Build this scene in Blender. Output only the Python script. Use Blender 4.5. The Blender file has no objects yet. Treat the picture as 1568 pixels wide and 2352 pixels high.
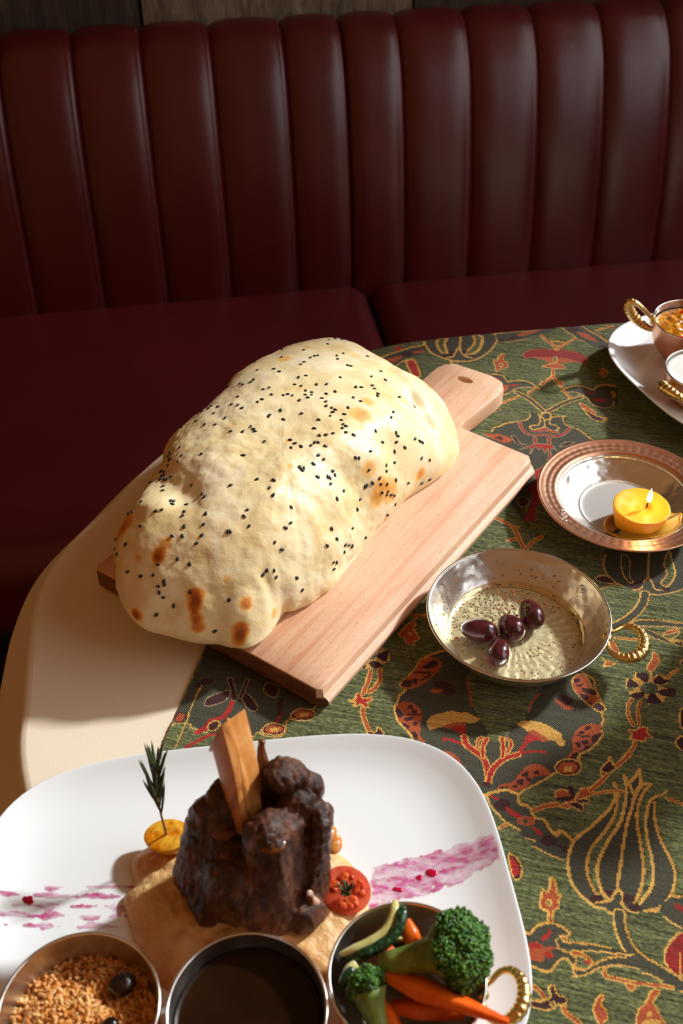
import bpy, bmesh, math, random
import numpy as np
from mathutils import Vector, Matrix, noise
from math import pi, sin, cos, tan, radians
random.seed(4); rng = np.random.default_rng(4)
SC = bpy.context.scene; COL = SC.collection

# ------------------------------------------------------------------ camera, world, sun, exposure
cam = bpy.data.cameras.new('camera'); co = bpy.data.objects.new('camera', cam); COL.objects.link(co)
co.location = (0, 0, 1.49); co.rotation_euler = (radians(90 - 41), 0, 0)
cam.sensor_fit = 'VERTICAL'; cam.sensor_height = 36.0; cam.lens = 2544 / 2352 * 36.0
cam.clip_start = .02; cam.dof.use_dof = True; cam.dof.focus_distance = 1.04; cam.dof.aperture_fstop = 8
SC.camera = co
w = bpy.data.worlds.new('room_light'); SC.world = w; w.use_nodes = True
bg = w.node_tree.nodes['Background']; bg.inputs[0].default_value = (1, .42, .14, 1); bg.inputs[1].default_value = .23
sun = bpy.data.lights.new('sun', 'SUN'); sun.energy = 4.7; sun.angle = radians(4.0); sun.color = (.95, .99, 1)
so = bpy.data.objects.new('sun', sun); COL.objects.link(so)
SUNAZ, SUNEL = radians(33), radians(32)
sd = Vector((cos(SUNAZ) * cos(SUNEL), sin(SUNAZ) * cos(SUNEL), sin(SUNEL)))
so.rotation_euler = sd.to_track_quat('Z', 'Y').to_euler()
win = bpy.data.lights.new('window_daylight', 'AREA'); win.shape = 'RECTANGLE'; win.size = 1.75; win.size_y = 2.7
win.energy = 30; win.color = (.93, .95, 1)
wo = bpy.data.objects.new('window_daylight', win); COL.objects.link(wo)
wo.location = (1.72, .85, 2.08); wo.rotation_euler = (0, radians(90), 0)
SC.view_settings.view_transform = 'Standard'; SC.view_settings.look = 'None'
SC.view_settings.gamma = 1; SC.view_settings.use_curve_mapping = False; SC.view_settings.exposure = 0

# ------------------------------------------------------------------ helpers
def srgb(r, g, b):
    f = lambda c: (c / 255) / 12.92 if c / 255 <= .04045 else ((c / 255 + .055) / 1.055) ** 2.4
    return (f(r), f(g), f(b), 1)
class Mat:
    def __init__(s, name, col, rough=.5, metal=0, spec=.5, **kw):
        s.m = bpy.data.materials.new(name); s.m.use_nodes = True; s.t = s.m.node_tree
        s.b = s.t.nodes['Principled BSDF']; s.i = s.b.inputs
        s.i['Base Color'].default_value = col; s.i['Roughness'].default_value = rough
        s.i['Metallic'].default_value = metal; s.i['Specular IOR Level'].default_value = spec
        for k, v in kw.items(): s.i[k.replace('_', ' ')].default_value = v
        s.col = col; s.tc = None; s.nrm = None
    def n(s, typ, **props):
        x = s.t.nodes.new('ShaderNode' + typ)
        for k, v in props.items(): setattr(x, k, v)
        return x
    def l(s, a, b): s.t.links.new(a, b)
    def coord(s, scale=(1, 1, 1), rot=(0, 0, 0), kind='Object'):
        if s.tc is None: s.tc = s.n('TexCoord')
        mp = s.n('Mapping'); s.l(s.tc.outputs[kind], mp.inputs[0])
        mp.inputs['Scale'].default_value = scale; mp.inputs['Rotation'].default_value = rot
        return mp.outputs[0]
    def noise(s, scale, detail=4, rough=.55, dist=0, vs=(1, 1, 1), rot=(0, 0, 0)):
        x = s.n('TexNoise'); s.l(s.coord(vs, rot), x.inputs['Vector'])
        x.inputs['Scale'].default_value = scale; x.inputs['Detail'].default_value = detail
        x.inputs['Roughness'].default_value = rough; x.inputs['Distortion'].default_value = dist
        return x.outputs[0]
    def voro(s, scale, feature='F1', vs=(1, 1, 1), out='Distance', rnd=1):
        x = s.n('TexVoronoi', feature=feature); s.l(s.coord(vs), x.inputs['Vector']); x.inputs['Scale'].default_value = scale
        x.inputs['Randomness'].default_value = rnd
        return x.outputs[out]
    def ramp(s, fac, stops):
        r = s.n('ValToRGB'); s.l(fac, r.inputs[0]); e = r.color_ramp.elements
        while len(e) < len(stops): e.new(.5)
        for k, (p, c) in enumerate(stops):
            e[k].position = p; e[k].color = c if len(c) == 4 else (*c, 1)
        return r.outputs[0]
    def mix(s, fac, a, b, mode='MIX'):
        x = s.n('Mix', data_type='RGBA', blend_type=mode)
        for sock, v in ((x.inputs[0], fac), (x.inputs[6], a), (x.inputs[7], b)):
            if hasattr(v, 'links'): s.l(v, sock)
            else: sock.default_value = v
        return x.outputs[2]
    def base(s, out): s.l(out, s.i['Base Color']); return s
    def rough(s, out): s.l(out, s.i['Roughness']); return s
    def bump(s, out, strength=.3, dist=.001):
        b = s.n('Bump'); b.inputs['Strength'].default_value = strength; b.inputs['Distance'].default_value = dist
        s.l(out, b.inputs['Height'])
        if s.nrm is not None: s.l(s.nrm, b.inputs['Normal'])
        s.nrm = b.outputs[0]; s.l(s.nrm, s.i['Normal']); return s
    def math(s, op, a, b=0.0):
        x = s.n('Math', operation=op)
        for sock, v in ((x.inputs[0], a), (x.inputs[1], b)):
            if hasattr(v, 'links'): s.l(v, sock)
            else: sock.default_value = v
        return x.outputs[0]
def vary(m, c1, c2, scale, lo=.35, hi=.65, **kw):
    m.base(m.ramp(m.noise(scale, **kw), [(lo, c1), (hi, c2)])); return m

def me(name, verts, faces, smooth=True):
    mm = bpy.data.meshes.new(name)
    mm.from_pydata([tuple(v) for v in verts], [], [tuple(f) for f in faces]); 
    if smooth: mm.polygons.foreach_set('use_smooth', [True] * len(mm.polygons))
    mm.update(); return mm
def obj(name, mesh, mats=None, parent=None, loc=None, rot=None):
    o = bpy.data.objects.new(name, mesh); COL.objects.link(o)
    if mats is not None:
        for q in (mats if isinstance(mats, (list, tuple)) else [mats]):
            mesh.materials.append(q.m if isinstance(q, Mat) else q)
    if parent: o.parent = parent
    if loc is not None: o.location = loc
    if rot is not None: o.rotation_euler = rot
    return o
def tag(o, label=None, cat=None, group=None, kind=None):
    for k, v in (('label', label), ('category', cat), ('group', group), ('kind', kind)):
        if v: o[k] = v
    return o
def thing(name, label, cat, loc=(0, 0, 0), rotz=0, group=None):
    o = bpy.data.objects.new(name, None); COL.objects.link(o); o.location = loc; o.rotation_euler = (0, 0, rotz)
    o.empty_display_size = .02
    return tag(o, label, cat, group)
def bmesh_me(name, bm, smooth=True):
    mm = bpy.data.meshes.new(name); bm.to_mesh(mm); bm.free()
    if smooth: mm.polygons.foreach_set('use_smooth', [True] * len(mm.polygons))
    return mm
def autosmooth(mesh, ang=35):
    mesh.set_sharp_from_angle(angle=radians(ang)); return mesh
def catmull(P, n=8, closed=False):
    P = [np.array(p, float) for p in P]; N = len(P); out = []
    for i in range(N if closed else N - 1):
        if closed: a, b, c, d = P[i - 1], P[i], P[(i + 1) % N], P[(i + 2) % N]
        else: a, b, c, d = P[max(i - 1, 0)], P[i], P[i + 1], P[min(i + 2, N - 1)]
        for k in range(n):
            t = k / n
            out.append(.5 * (2 * b + (c - a) * t + (2 * a - 5 * b + 4 * c - d) * t * t + (3 * b - a - 3 * c + d) * t ** 3))
    if not closed: out.append(P[-1])
    return out
def lathe(prof, n=64, ang=None):
    V = []; Fc = []
    for (r, z) in prof:
        for k in range(n):
            a = 2 * pi * k / n; V.append((r * cos(a), r * sin(a), z))
    for j in range(len(prof) - 1):
        for k in range(n):
            k2 = (k + 1) % n; Fc.append((j * n + k, j * n + k2, (j + 1) * n + k2, (j + 1) * n + k))
    if prof[0][0] > 1e-6: pass
    return V, Fc
def lathe_me(name, prof, n=64): 
    V, Fc = lathe(prof, n); m = me(name, V, Fc)
    bm = bmesh.new(); bm.from_mesh(m); bmesh.ops.remove_doubles(bm, verts=bm.verts, dist=1e-6)
    bmesh.ops.recalc_face_normals(bm, faces=bm.faces); bm.to_mesh(m); bm.free(); return m
def tube_vf(path, radii, n=10, flat=1.0, up0=(0, 0, 1)):
    P = [Vector(p) for p in path]; V = []; Fc = []; N = len(P)
    up = Vector(up0)
    for i, p in enumerate(P):
        t = (P[min(i + 1, N - 1)] - P[max(i - 1, 0)]).normalized()
        s = up.cross(t)
        if s.length < 1e-4: s = Vector((1, 0, 0)).cross(t)
        s.normalize(); u = t.cross(s).normalized(); up = u
        r = radii[i] if hasattr(radii, '__len__') else radii
        for k in range(n):
            a = 2 * pi * k / n; V.append(p + s * (cos(a) * r) + u * (sin(a) * r * flat))
    for i in range(N - 1):
        for k in range(n):
            k2 = (k + 1) % n; Fc.append((i * n + k, i * n + k2, (i + 1) * n + k2, (i + 1) * n + k))
    Fc.append(tuple(range(n))[::-1]); Fc.append(tuple(range((N - 1) * n, N * n)))
    return V, Fc
def tube(name, path, radii, n=10, **kw): 
    return me(name, *tube_vf(path, radii, n, **kw))
def ico(bm, c, r, sub=2, sc=(1, 1, 1), rot=None):
    M = Matrix.Translation(c) @ (rot.to_4x4() if rot is not None else Matrix.Identity(4)) @ Matrix.Diagonal((r * sc[0], r * sc[1], r * sc[2], 1))
    return bmesh.ops.create_icosphere(bm, subdivisions=sub, radius=1, matrix=M)['verts']
def evaluated(mesh, mods):
    o = bpy.data.objects.new('tmp', mesh); COL.objects.link(o)
    for typ, kw in mods:
        md = o.modifiers.new(typ, typ)
        for k, v in kw.items(): setattr(md, k, v)
    dg = bpy.context.evaluated_depsgraph_get(); e = o.evaluated_get(dg)
    r = bpy.data.meshes.new_from_object(e, depsgraph=dg); bpy.data.objects.remove(o)
    r.polygons.foreach_set('use_smooth', [True] * len(r.polygons)); return r
def blob(name, parts, voxel=.002, smooth=6, fn=None):
    """parts: (centre, radius, scale xyz, rotation or None); fused into one closed surface"""
    bm = bmesh.new()
    for (c, r, sc, rot) in parts: ico(bm, c, r, 3, sc, rot)
    m0 = bmesh_me(name, bm)
    r = evaluated(m0, [('REMESH', dict(mode='VOXEL', voxel_size=voxel)), ('SMOOTH', dict(iterations=smooth, factor=.5))])
    r.name = name
    if fn:
        nn = [v.normal.copy() for v in r.vertices]
        for v, q in zip(r.vertices, nn): v.co = fn(v.co.copy(), q)
        r.update()
    return r
def capsule(a, b, r1, r2, n=6):
    a = Vector(a); b = Vector(b)
    return [(a.lerp(b, k / n), r1 + (r2 - r1) * k / n, (1, 1, 1), None) for k in range(n + 1)]
def gridmesh(name, X, closed_u=False):
    """X[i,j,3] -> quads"""
    n, m = X.shape[:2]; V = X.reshape(-1, 3); Fc = []
    for i in range(n if closed_u else n - 1):
        i2 = (i + 1) % n
        for j in range(m - 1): Fc.append((i * m + j, i * m + j + 1, i2 * m + j + 1, i2 * m + j))
    return V, Fc
def inpoly(px, py, poly):
    ins = np.zeros(px.shape, bool); N = len(poly)
    for i in range(N):
        x1, y1 = poly[i]; x2, y2 = poly[(i + 1) % N]
        if y1 == y2: continue
        c = (y1 > py) != (y2 > py)
        ins ^= c & (px < (x2 - x1) * (py - y1) / (y2 - y1) + x1)
    return ins
def segdist(px, py, pts):
    d = np.full(px.shape, 1e9)
    for (x1, y1), (x2, y2) in zip(pts[:-1], pts[1:]):
        dx, dy = x2 - x1, y2 - y1; L2 = dx * dx + dy * dy + 1e-12
        t = np.clip(((px - x1) * dx + (py - y1) * dy) / L2, 0, 1)
        d = np.minimum(d, np.hypot(px - x1 - t * dx, py - y1 - t * dy))
    return d

# ------------------------------------------------------------------ materials
wood_dark = Mat('rough_dark_wood', srgb(58, 46, 34), .75)
wood_dark.base(wood_dark.ramp(wood_dark.noise(9, 8, .7, .4, vs=(6, 6, .5)), [(.3, srgb(34, 26, 18)), (.55, srgb(66, 52, 38)), (.75, srgb(98, 80, 58))]))
wood_dark.bump(wood_dark.noise(16, 8, .75, .3, vs=(8, 8, .5)), .9, .004)
wood_grey = Mat('weathered_grey_wood', srgb(90, 80, 66), .8)
wood_grey.base(wood_grey.ramp(wood_grey.noise(11, 8, .75, .5, vs=(5, 5, 1.0)), [(.3, srgb(60, 48, 34)), (.5, srgb(120, 104, 82)), (.75, srgb(165, 148, 120))]))
wood_grey.bump(wood_grey.noise(14, 8, .75, .3, vs=(5, 5, 1)), .9, .005)
floor_m = Mat('dark_floor', srgb(52, 38, 28), .6); vary(floor_m, srgb(40, 28, 20), srgb(62, 46, 34), 6, vs=(1, 8, 1))
plaster = Mat('wall_plaster', srgb(150, 140, 126), .9); plaster.bump(plaster.noise(60), .1)
paintwood = Mat('window_paint', srgb(70, 58, 46), .5); paintwood.bump(paintwood.noise(40), .05)
leather = Mat('burgundy_leather', srgb(74, 13, 16), .34, spec=.5)
leather.base(leather.ramp(leather.noise(3, 3), [(.3, srgb(68, 11, 14)), (.7, srgb(80, 14, 18))]))
leather.bump(leather.voro(420, 'F1'), .16, .0006); leather.bump(leather.noise(60, 4), .07, .002)
leather2 = Mat('burgundy_leather_seat', srgb(104, 25, 34), .48, spec=.45)
leather2.base(leather2.ramp(leather2.noise(3, 3), [(.3, srgb(84, 19, 26)), (.7, srgb(102, 26, 34))]))
leather2.bump(leather2.voro(380, 'F1'), .25, .0007)
plinth_m = Mat('black_plinth', srgb(20, 16, 14), .7); plinth_m.bump(plinth_m.noise(30), .05)
cloth = Mat('ivory_tablecloth', srgb(232, 218, 192), .85, spec=.2, Sheen_Weight=.15)
cw1 = cloth.n('TexWave', wave_type='BANDS', bands_direction='X'); cloth.l(cloth.coord(), cw1.inputs['Vector']); cw1.inputs['Scale'].default_value = 400
cw2 = cloth.n('TexWave', wave_type='BANDS', bands_direction='Y'); cloth.l(cloth.coord(), cw2.inputs['Vector']); cw2.inputs['Scale'].default_value = 400
cloth.bump(cloth.math('ADD', cw1.outputs[1], cw2.outputs[1]), .06, .0003)
cloth.base(cloth.ramp(cloth.noise(900, 2), [(.3, srgb(226, 210, 182)), (.7, srgb(238, 226, 202))]))
tablewood = Mat('table_wood', srgb(70, 42, 24), .5); vary(tablewood, srgb(56, 32, 18), srgb(84, 52, 30), 5, vs=(1, 10, 1))

beech = Mat('beech_wood', srgb(214, 164, 128), .5, spec=.35)
g1 = beech.ramp(beech.noise(7, 5, .6, .5, vs=(1.2, 22, 8)), [(.25, srgb(206, 150, 112)), (.45, srgb(222, 176, 142)), (.62, srgb(229, 187, 155)), (.78, srgb(206, 148, 108))])
fl = beech.ramp(beech.noise(150, 2, .5, 0, vs=(1.6, 9, 9)), [(.60, (0, 0, 0)), (.70, (.6, .6, .6))])
g2 = beech.mix(fl, g1, srgb(184, 122, 80))
st = beech.ramp(beech.noise(2.2, 3, .5, .6, vs=(.6, 14, 5)), [(.56, (0, 0, 0)), (.68, (1, 1, 1))])
beech.base(beech.mix(beech.math('MULTIPLY', st, .55), g2, srgb(196, 116, 66)))
beech.bump(beech.noise(50, 4, .6, 0, vs=(1, 14, 14)), .12, .0006)
beech_end_shaded = Mat('beech_end_grain_shaded', srgb(176, 122, 82), .6, spec=.3); vary(beech_end_shaded, srgb(98, 60, 34), srgb(132, 86, 52), 40, vs=(1, 1, 4)); beech_end_shaded.bump(beech_end_shaded.noise(120), .3)  # end grain with the front end's shade painted into its darker colour

ceramic = Mat('white_glazed_ceramic', srgb(236, 238, 236), .22, spec=.5); ceramic.base(ceramic.ramp(ceramic.noise(8), [(.3, srgb(228, 235, 237)), (.7, srgb(234, 239, 240))]))
silver = Mat('hammered_tinned_metal', (.82, .80, .75, 1), .24, .92)
silver.rough(silver.ramp(silver.noise(40), [(.3, (.16,) * 3), (.75, (.34,) * 3)]))
hv = silver.n('TexVoronoi', feature='SMOOTH_F1'); silver.l(silver.coord(), hv.inputs['Vector']); hv.inputs['Scale'].default_value = 115
silver.bump(hv.outputs['Distance'], .55, .0016)
embossed = Mat('embossed_tin_base', (.88, .86, .79, 1), .42, .6); embossed.bump(embossed.voro(160, 'SMOOTH_F1'), .6, .001)
smooth_metal = Mat('polished_tin', (.80, .78, .74, 1), .2, 1.0); smooth_metal.rough(smooth_metal.ramp(smooth_metal.noise(50), [(.3, (.13,) * 3), (.7, (.26,) * 3)]))
brushed = Mat('brushed_tin', (.74, .73, .70, 1), .42, .8); brushed.bump(brushed.noise(90, 5), .12, .0006)
copper = Mat('copper', (.86, .44, .27, 1), .32, 1.0)
copper.base(copper.ramp(copper.noise(35, 5), [(.3, (.74, .33, .19, 1)), (.7, (.92, .52, .34, 1))])); copper.bump(copper.noise(160, 3), .12, .0005)
brass = Mat('cast_brass', (.86, .62, .24, 1), .26, 1.0); brass.rough(brass.ramp(brass.noise(120), [(.3, (.18,) * 3), (.7, (.4,) * 3)])); brass.bump(brass.noise(200), .12, .0004)
steel_dark = Mat('tinned_bowl_wall', (.62, .58, .52, 1), .33, 1.0); steel_dark.rough(steel_dark.ramp(steel_dark.noise(40), [(.3, (.24,) * 3), (.7, (.42,) * 3)]))
wax = Mat('yellow_wax', srgb(250, 176, 36), .38, spec=.5, Subsurface_Weight=.5, Subsurface_Scale=.01); wax.i['Subsurface Radius'].default_value = (1, .5, .12)
wax.bump(wax.noise(90, 3), .08, .0006)
wick_m = Mat('burnt_wick', srgb(60, 30, 12), .9); wick_m.bump(wick_m.noise(900), .3, .0004)
flame_m = Mat('flame', (1, .8, .5, 1), .5); flame_m.i['Emission Color'].default_value = (1, .78, .45, 1); flame_m.i['Emission Strength'].default_value = 6
oil_m = Mat('olive_oil', (1, .93, .62, 1), .03)
_t = oil_m.n('BsdfTransparent'); _t.inputs[0].default_value = (.99, .965, .86, 1); _g = oil_m.n('BsdfGlossy'); _g.inputs['Roughness'].default_value = .03
_f = oil_m.n('Fresnel'); _f.inputs[0].default_value = 1.47; _b = oil_m.n('Bump'); _b.inputs['Strength'].default_value = .25; _b.inputs['Distance'].default_value = .002
oil_m.l(oil_m.noise(60, 2), _b.inputs['Height']); oil_m.l(_b.outputs[0], _g.inputs['Normal']); oil_m.l(_b.outputs[0], _f.inputs['Normal'])
_m = oil_m.n('MixShader'); _gb = oil_m.n('NewGeometry'); oil_m.l(oil_m.math('MULTIPLY', _f.outputs[0], oil_m.math('SUBTRACT', 1.0, _gb.outputs['Backfacing'])), _m.inputs[0]); oil_m.l(_t.outputs[0], _m.inputs[1]); oil_m.l(_g.outputs[0], _m.inputs[2]); oil_m.l(_m.outputs[0], oil_m.t.nodes['Material Output'].inputs[0])
olive_m = Mat('kalamata_skin', srgb(70, 24, 30), .16, spec=.6, Coat_Weight=.4); vary(olive_m, srgb(50, 17, 22), srgb(100, 38, 44), 55, .35, .7); olive_m.bump(olive_m.noise(150, 3), .05, .0006)
herb_m = Mat('dried_oregano', srgb(86, 74, 34), .8); vary(herb_m, srgb(60, 48, 22), srgb(128, 104, 52), 300)
chili_m = Mat('chili_flakes', srgb(176, 48, 16), .5); vary(chili_m, srgb(150, 30, 12), srgb(206, 92, 26), 200)
mash_m = Mat('aubergine_puree', srgb(214, 168, 104), .38, spec=.45, Subsurface_Weight=.15, Subsurface_Scale=.004)
mash_m.base(mash_m.mix(mash_m.ramp(mash_m.noise(260, 2), [(.70, (0, 0, 0)), (.76, (1, 1, 1))]), mash_m.ramp(mash_m.noise(38, 5, .6, .6), [(.3, srgb(196, 140, 74)), (.52, srgb(216, 172, 110)), (.72, srgb(230, 196, 140))]), srgb(170, 112, 56)))
mash_m.bump(mash_m.noise(120, 5, .6), .7, .003)
meat_m = Mat('braised_lamb', srgb(74, 38, 24), .36, spec=.42)
meat_m.base(meat_m.ramp(meat_m.noise(46, 6, .7, .5, vs=(2.4, 2.4, .22)), [(.30, srgb(30, 14, 8)), (.48, srgb(62, 32, 18)), (.62, srgb(104, 62, 40)), (.76, srgb(150, 104, 80))]))
meat_m.rough(meat_m.ramp(meat_m.noise(26, 3), [(.42, (.13,) * 3), (.6, (.5,) * 3)])); meat_m.bump(meat_m.noise(70, 6, .7, .5, vs=(2.6, 2.6, .25)), .6, .003)
gravy_m = Mat('gravy_glaze', srgb(116, 58, 20), .14, spec=.6); vary(gravy_m, srgb(66, 30, 11), srgb(112, 58, 22), 60); gravy_m.bump(gravy_m.noise(80), .1, .001)
amber_m = Mat('amber_pan_juice', srgb(196, 118, 40), .14, spec=.6); vary(amber_m, srgb(170, 92, 24), srgb(214, 140, 60), 60)
bone_m = Mat('roasted_bone', srgb(196, 128, 66), .45); bone_m.base(bone_m.ramp(bone_m.noise(28, 5, .6, .8, vs=(2.5, 2.5, .5)), [(.25, srgb(120, 60, 24)), (.5, srgb(200, 130, 62)), (.8, srgb(224, 170, 108))])); bone_m.bump(bone_m.noise(70), .2, .001)
marrow_m = Mat('cut_bone_face', srgb(224, 186, 142), .5); vary(marrow_m, srgb(222, 176, 124), srgb(246, 224, 194), 50, vs=(2, 2, .4)); marrow_m.bump(marrow_m.noise(90), .2, .001)
fat_m = Mat('pale_tendon', srgb(196, 150, 118), .35); vary(fat_m, srgb(120, 72, 48), srgb(222, 186, 156), 110, .35, .6); fat_m.bump(fat_m.noise(90), .2, .001)
yel_skin = Mat('yellow_tomato_skin', srgb(240, 146, 12), .18, spec=.5, Subsurface_Weight=.3, Subsurface_Scale=.006); vary(yel_skin, srgb(232, 128, 8), srgb(248, 168, 24), 40)
yel_flesh = Mat('yellow_tomato_flesh', srgb(244, 168, 30), .25, Subsurface_Weight=.3, Subsurface_Scale=.006); vary(yel_flesh, srgb(226, 132, 14), srgb(250, 190, 60), 110, .4, .6); yel_flesh.bump(yel_flesh.noise(140), .4, .002)
red_skin = Mat('red_tomato_skin', srgb(206, 40, 16), .16, spec=.5); vary(red_skin, srgb(190, 30, 12), srgb(216, 52, 20), 40)
red_flesh = Mat('red_tomato_flesh', srgb(222, 82, 50), .26, Subsurface_Weight=.3, Subsurface_Scale=.005); vary(red_flesh, srgb(208, 56, 28), srgb(232, 110, 76), 90); red_flesh.bump(red_flesh.noise(120), .2, .001)
red_gel = Mat('tomato_seed_gel', srgb(206, 60, 24), .08, spec=.7); vary(red_gel, srgb(196, 44, 16), srgb(222, 96, 44), 300, .4, .6); red_gel.bump(red_gel.noise(320), .6, .0015)
rosemary_m = Mat('rosemary_leaf', srgb(48, 62, 32), .5); vary(rosemary_m, srgb(44, 60, 26), srgb(88, 104, 56), 200)
stem_m = Mat('rosemary_stem', srgb(150, 110, 72), .7); vary(stem_m, srgb(128, 84, 50), srgb(176, 140, 96), 200)
rice_m = Mat('cooked_pilaf_rice', srgb(206, 140, 66), .32, spec=.5, Subsurface_Weight=.2, Subsurface_Scale=.002)
oi = rice_m.n('NewGeometry'); rice_m.base(rice_m.ramp(oi.outputs['Random Per Island'], [(0, srgb(178, 104, 36)), (.5, srgb(210, 146, 72)), (1, srgb(230, 182, 116))]))
raisin_m = Mat('black_raisin', srgb(26, 14, 12), .18, spec=.6); raisin_m.bump(raisin_m.noise(160, 4), .6, .002)
sauce_m = Mat('brown_gravy', srgb(30, 15, 7), .12, spec=.22); vary(sauce_m, srgb(26, 12, 5), srgb(38, 20, 9), 20)
carrot_m = Mat('cooked_carrot', srgb(232, 92, 14), .3, spec=.45, Subsurface_Weight=.25, Subsurface_Scale=.005); vary(carrot_m, srgb(216, 74, 8), srgb(240, 112, 24), 60, vs=(1, 1, 1)); carrot_m.bump(carrot_m.noise(120), .15, .001)
rind_m = Mat('courgette_rind', srgb(26, 58, 30), .28, spec=.5); rind_m.base(rind_m.ramp(rind_m.voro(260), [(.15, srgb(74, 108, 70)), (.4, srgb(24, 56, 30)), (.9, srgb(16, 42, 22))])); rind_m.bump(rind_m.voro(300), .4, .001)
courg_m = Mat('courgette_flesh', srgb(206, 200, 124), .35, Subsurface_Weight=.3, Subsurface_Scale=.005); vary(courg_m, srgb(186, 178, 92), srgb(224, 220, 156), 80); courg_m.bump(courg_m.noise(120), .15, .001)
stalk_m = Mat('broccoli_stalk', srgb(112, 138, 52), .4, Subsurface_Weight=.2, Subsurface_Scale=.004); vary(stalk_m, srgb(86, 116, 36), srgb(150, 166, 80), 60, vs=(1, 1, 1)); stalk_m.bump(stalk_m.noise(90), .2, .001)
bud_m = Mat('broccoli_buds', srgb(46, 92, 22), .45); bi = bud_m.n('NewGeometry'); bud_m.base(bud_m.ramp(bi.outputs['Random Per Island'], [(0, srgb(34, 76, 16)), (.55, srgb(58, 108, 26)), (1, srgb(104, 146, 44))])); bud_m.bump(bud_m.voro(900), .6, .001)
beet_m = Mat('beetroot_stain', srgb(206, 62, 140), .4)
beet_dark = Mat('beetroot_drop', srgb(172, 6, 48), .15); beet_dark.bump(beet_dark.noise(100), .1, .001)
for q, c1, c2 in ((beet_m, srgb(178, 16, 92), srgb(214, 70, 156)),):
    q.base(q.ramp(q.noise(170, 3), [(.35, c1), (.6, c2)]))
    tr = q.n('BsdfTransparent'); mx = q.n('MixShader'); q.l(q.ramp(q.noise(120, 6, .75, .3, vs=(.45, 1.3, 1), rot=(0, 0, -.25)), [(.38, (.80,) * 3), (.50, (.36,) * 3), (.62, (.14,) * 3)]), mx.inputs[0])
    q.l(tr.outputs[0], mx.inputs[1]); q.l(q.b.outputs[0], mx.inputs[2]); q.l(mx.outputs[0], q.t.nodes['Material Output'].inputs[0])
relish_m = Mat('vegetable_relish', srgb(196, 124, 28), .16, spec=.6); relish_m.base(relish_m.ramp(relish_m.noise(75, 5, .65, 1.2), [(.28, srgb(112, 52, 10)), (.45, srgb(186, 110, 18)), (.6, srgb(222, 156, 42)), (.75, srgb(150, 96, 40))])); relish_m.bump(relish_m.noise(120), .3, .002)
pepper_m = Mat('red_pepper', srgb(196, 20, 12), .18, spec=.6); vary(pepper_m, srgb(176, 14, 8), srgb(216, 40, 22), 60)
yogurt_m = Mat('white_yogurt', srgb(240, 240, 234), .3, Subsurface_Weight=.2, Subsurface_Scale=.004); yogurt_m.bump(yogurt_m.noise(30, 2), .1, .002)
seed_m = Mat('black_sesame', srgb(30, 34, 36), .5); vary(seed_m, srgb(22, 25, 28), srgb(46, 50, 52), 500)

# ------------------------------------------------------------------ room and banquette
A = radians(9.7); S_ = Vector((cos(A), sin(A), 0)); N_ = Vector((-sin(A), cos(A), 0)); O_ = Vector((.013, 1.836, 0))
def sof(a, b, z): return O_ + S_ * a + N_ * b + Vector((0, 0, z))
def boxmesh(name, x0, x1, y0, y1, z0, z1, bev=0, seg=3, smooth=True):
    bm = bmesh.new(); bmesh.ops.create_cube(bm, size=1)
    for v in bm.verts: v.co = Vector((x0 + (v.co.x + .5) * (x1 - x0), y0 + (v.co.y + .5) * (y1 - y0), z0 + (v.co.z + .5) * (z1 - z0)))
    if bev: bmesh.ops.bevel(bm, geom=bm.edges[:], offset=bev, segments=seg, affect='EDGES', profile=.5)
    m = bmesh_me(name, bm, smooth); 
    if smooth: autosmooth(m, 50)
    return m
flo = obj('floor', boxmesh('floor', -3, 1.9, -1.2, 2.6, -.05, 0, 0, smooth=False), floor_m); tag(flo, kind='structure')
wb = bpy.data.objects.new('wall_back', None); COL.objects.link(wb); tag(wb, kind='structure'); wb.location = sof(0, .275, 0); wb.rotation_euler = (0, 0, A)
# rough sawn wall boards, each its own piece
edges = [-2.2, -1.75, -1.3, -.835, -.325, .168, .62, 1.1, 1.72]
for i, (a, b) in enumerate(zip(edges[:-1], edges[1:])):
    dk = i != 4
    nx = 14; nz = 40; X = np.zeros((nx, nz, 3))
    for ii in range(nx):
        for jj in range(nz):
            x = a + .003 + (b - a - .006) * ii / (nx - 1); z = 2.6 * jj / (nz - 1)
            e = min(ii, nx - 1 - ii); y = (.004 if e == 0 else 0) + .003 * noise.noise(Vector((x * 30, i * 3.1, z * 3)))
            X[ii, jj] = (x, y + (.004 if i % 2 else 0), z)
    V, Fc = gridmesh('plank', X); V = list(map(tuple, V)); n0 = len(V)
    V += [(x, .03, z) for (x, y, z) in V]
    rim = [ii * nz for ii in range(nx)] + [(nx - 1) * nz + j for j in range(1, nz)] + [ii * nz + nz - 1 for ii in range(nx - 2, -1, -1)] + [j for j in range(nz - 2, 0, -1)]
    Fc += [(rim[k], rim[(k + 1) % len(rim)], rim[(k + 1) % len(rim)] + n0, rim[k] + n0) for k in range(len(rim))]
    obj('plank', me('plank', V, Fc, False), wood_dark if dk else wood_grey, wb)
obj('backing_panel', boxmesh('backing_panel', -2.2, 1.75, .032, .06, 0, 2.6, 0, smooth=False), plinth_m, wb)
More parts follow.
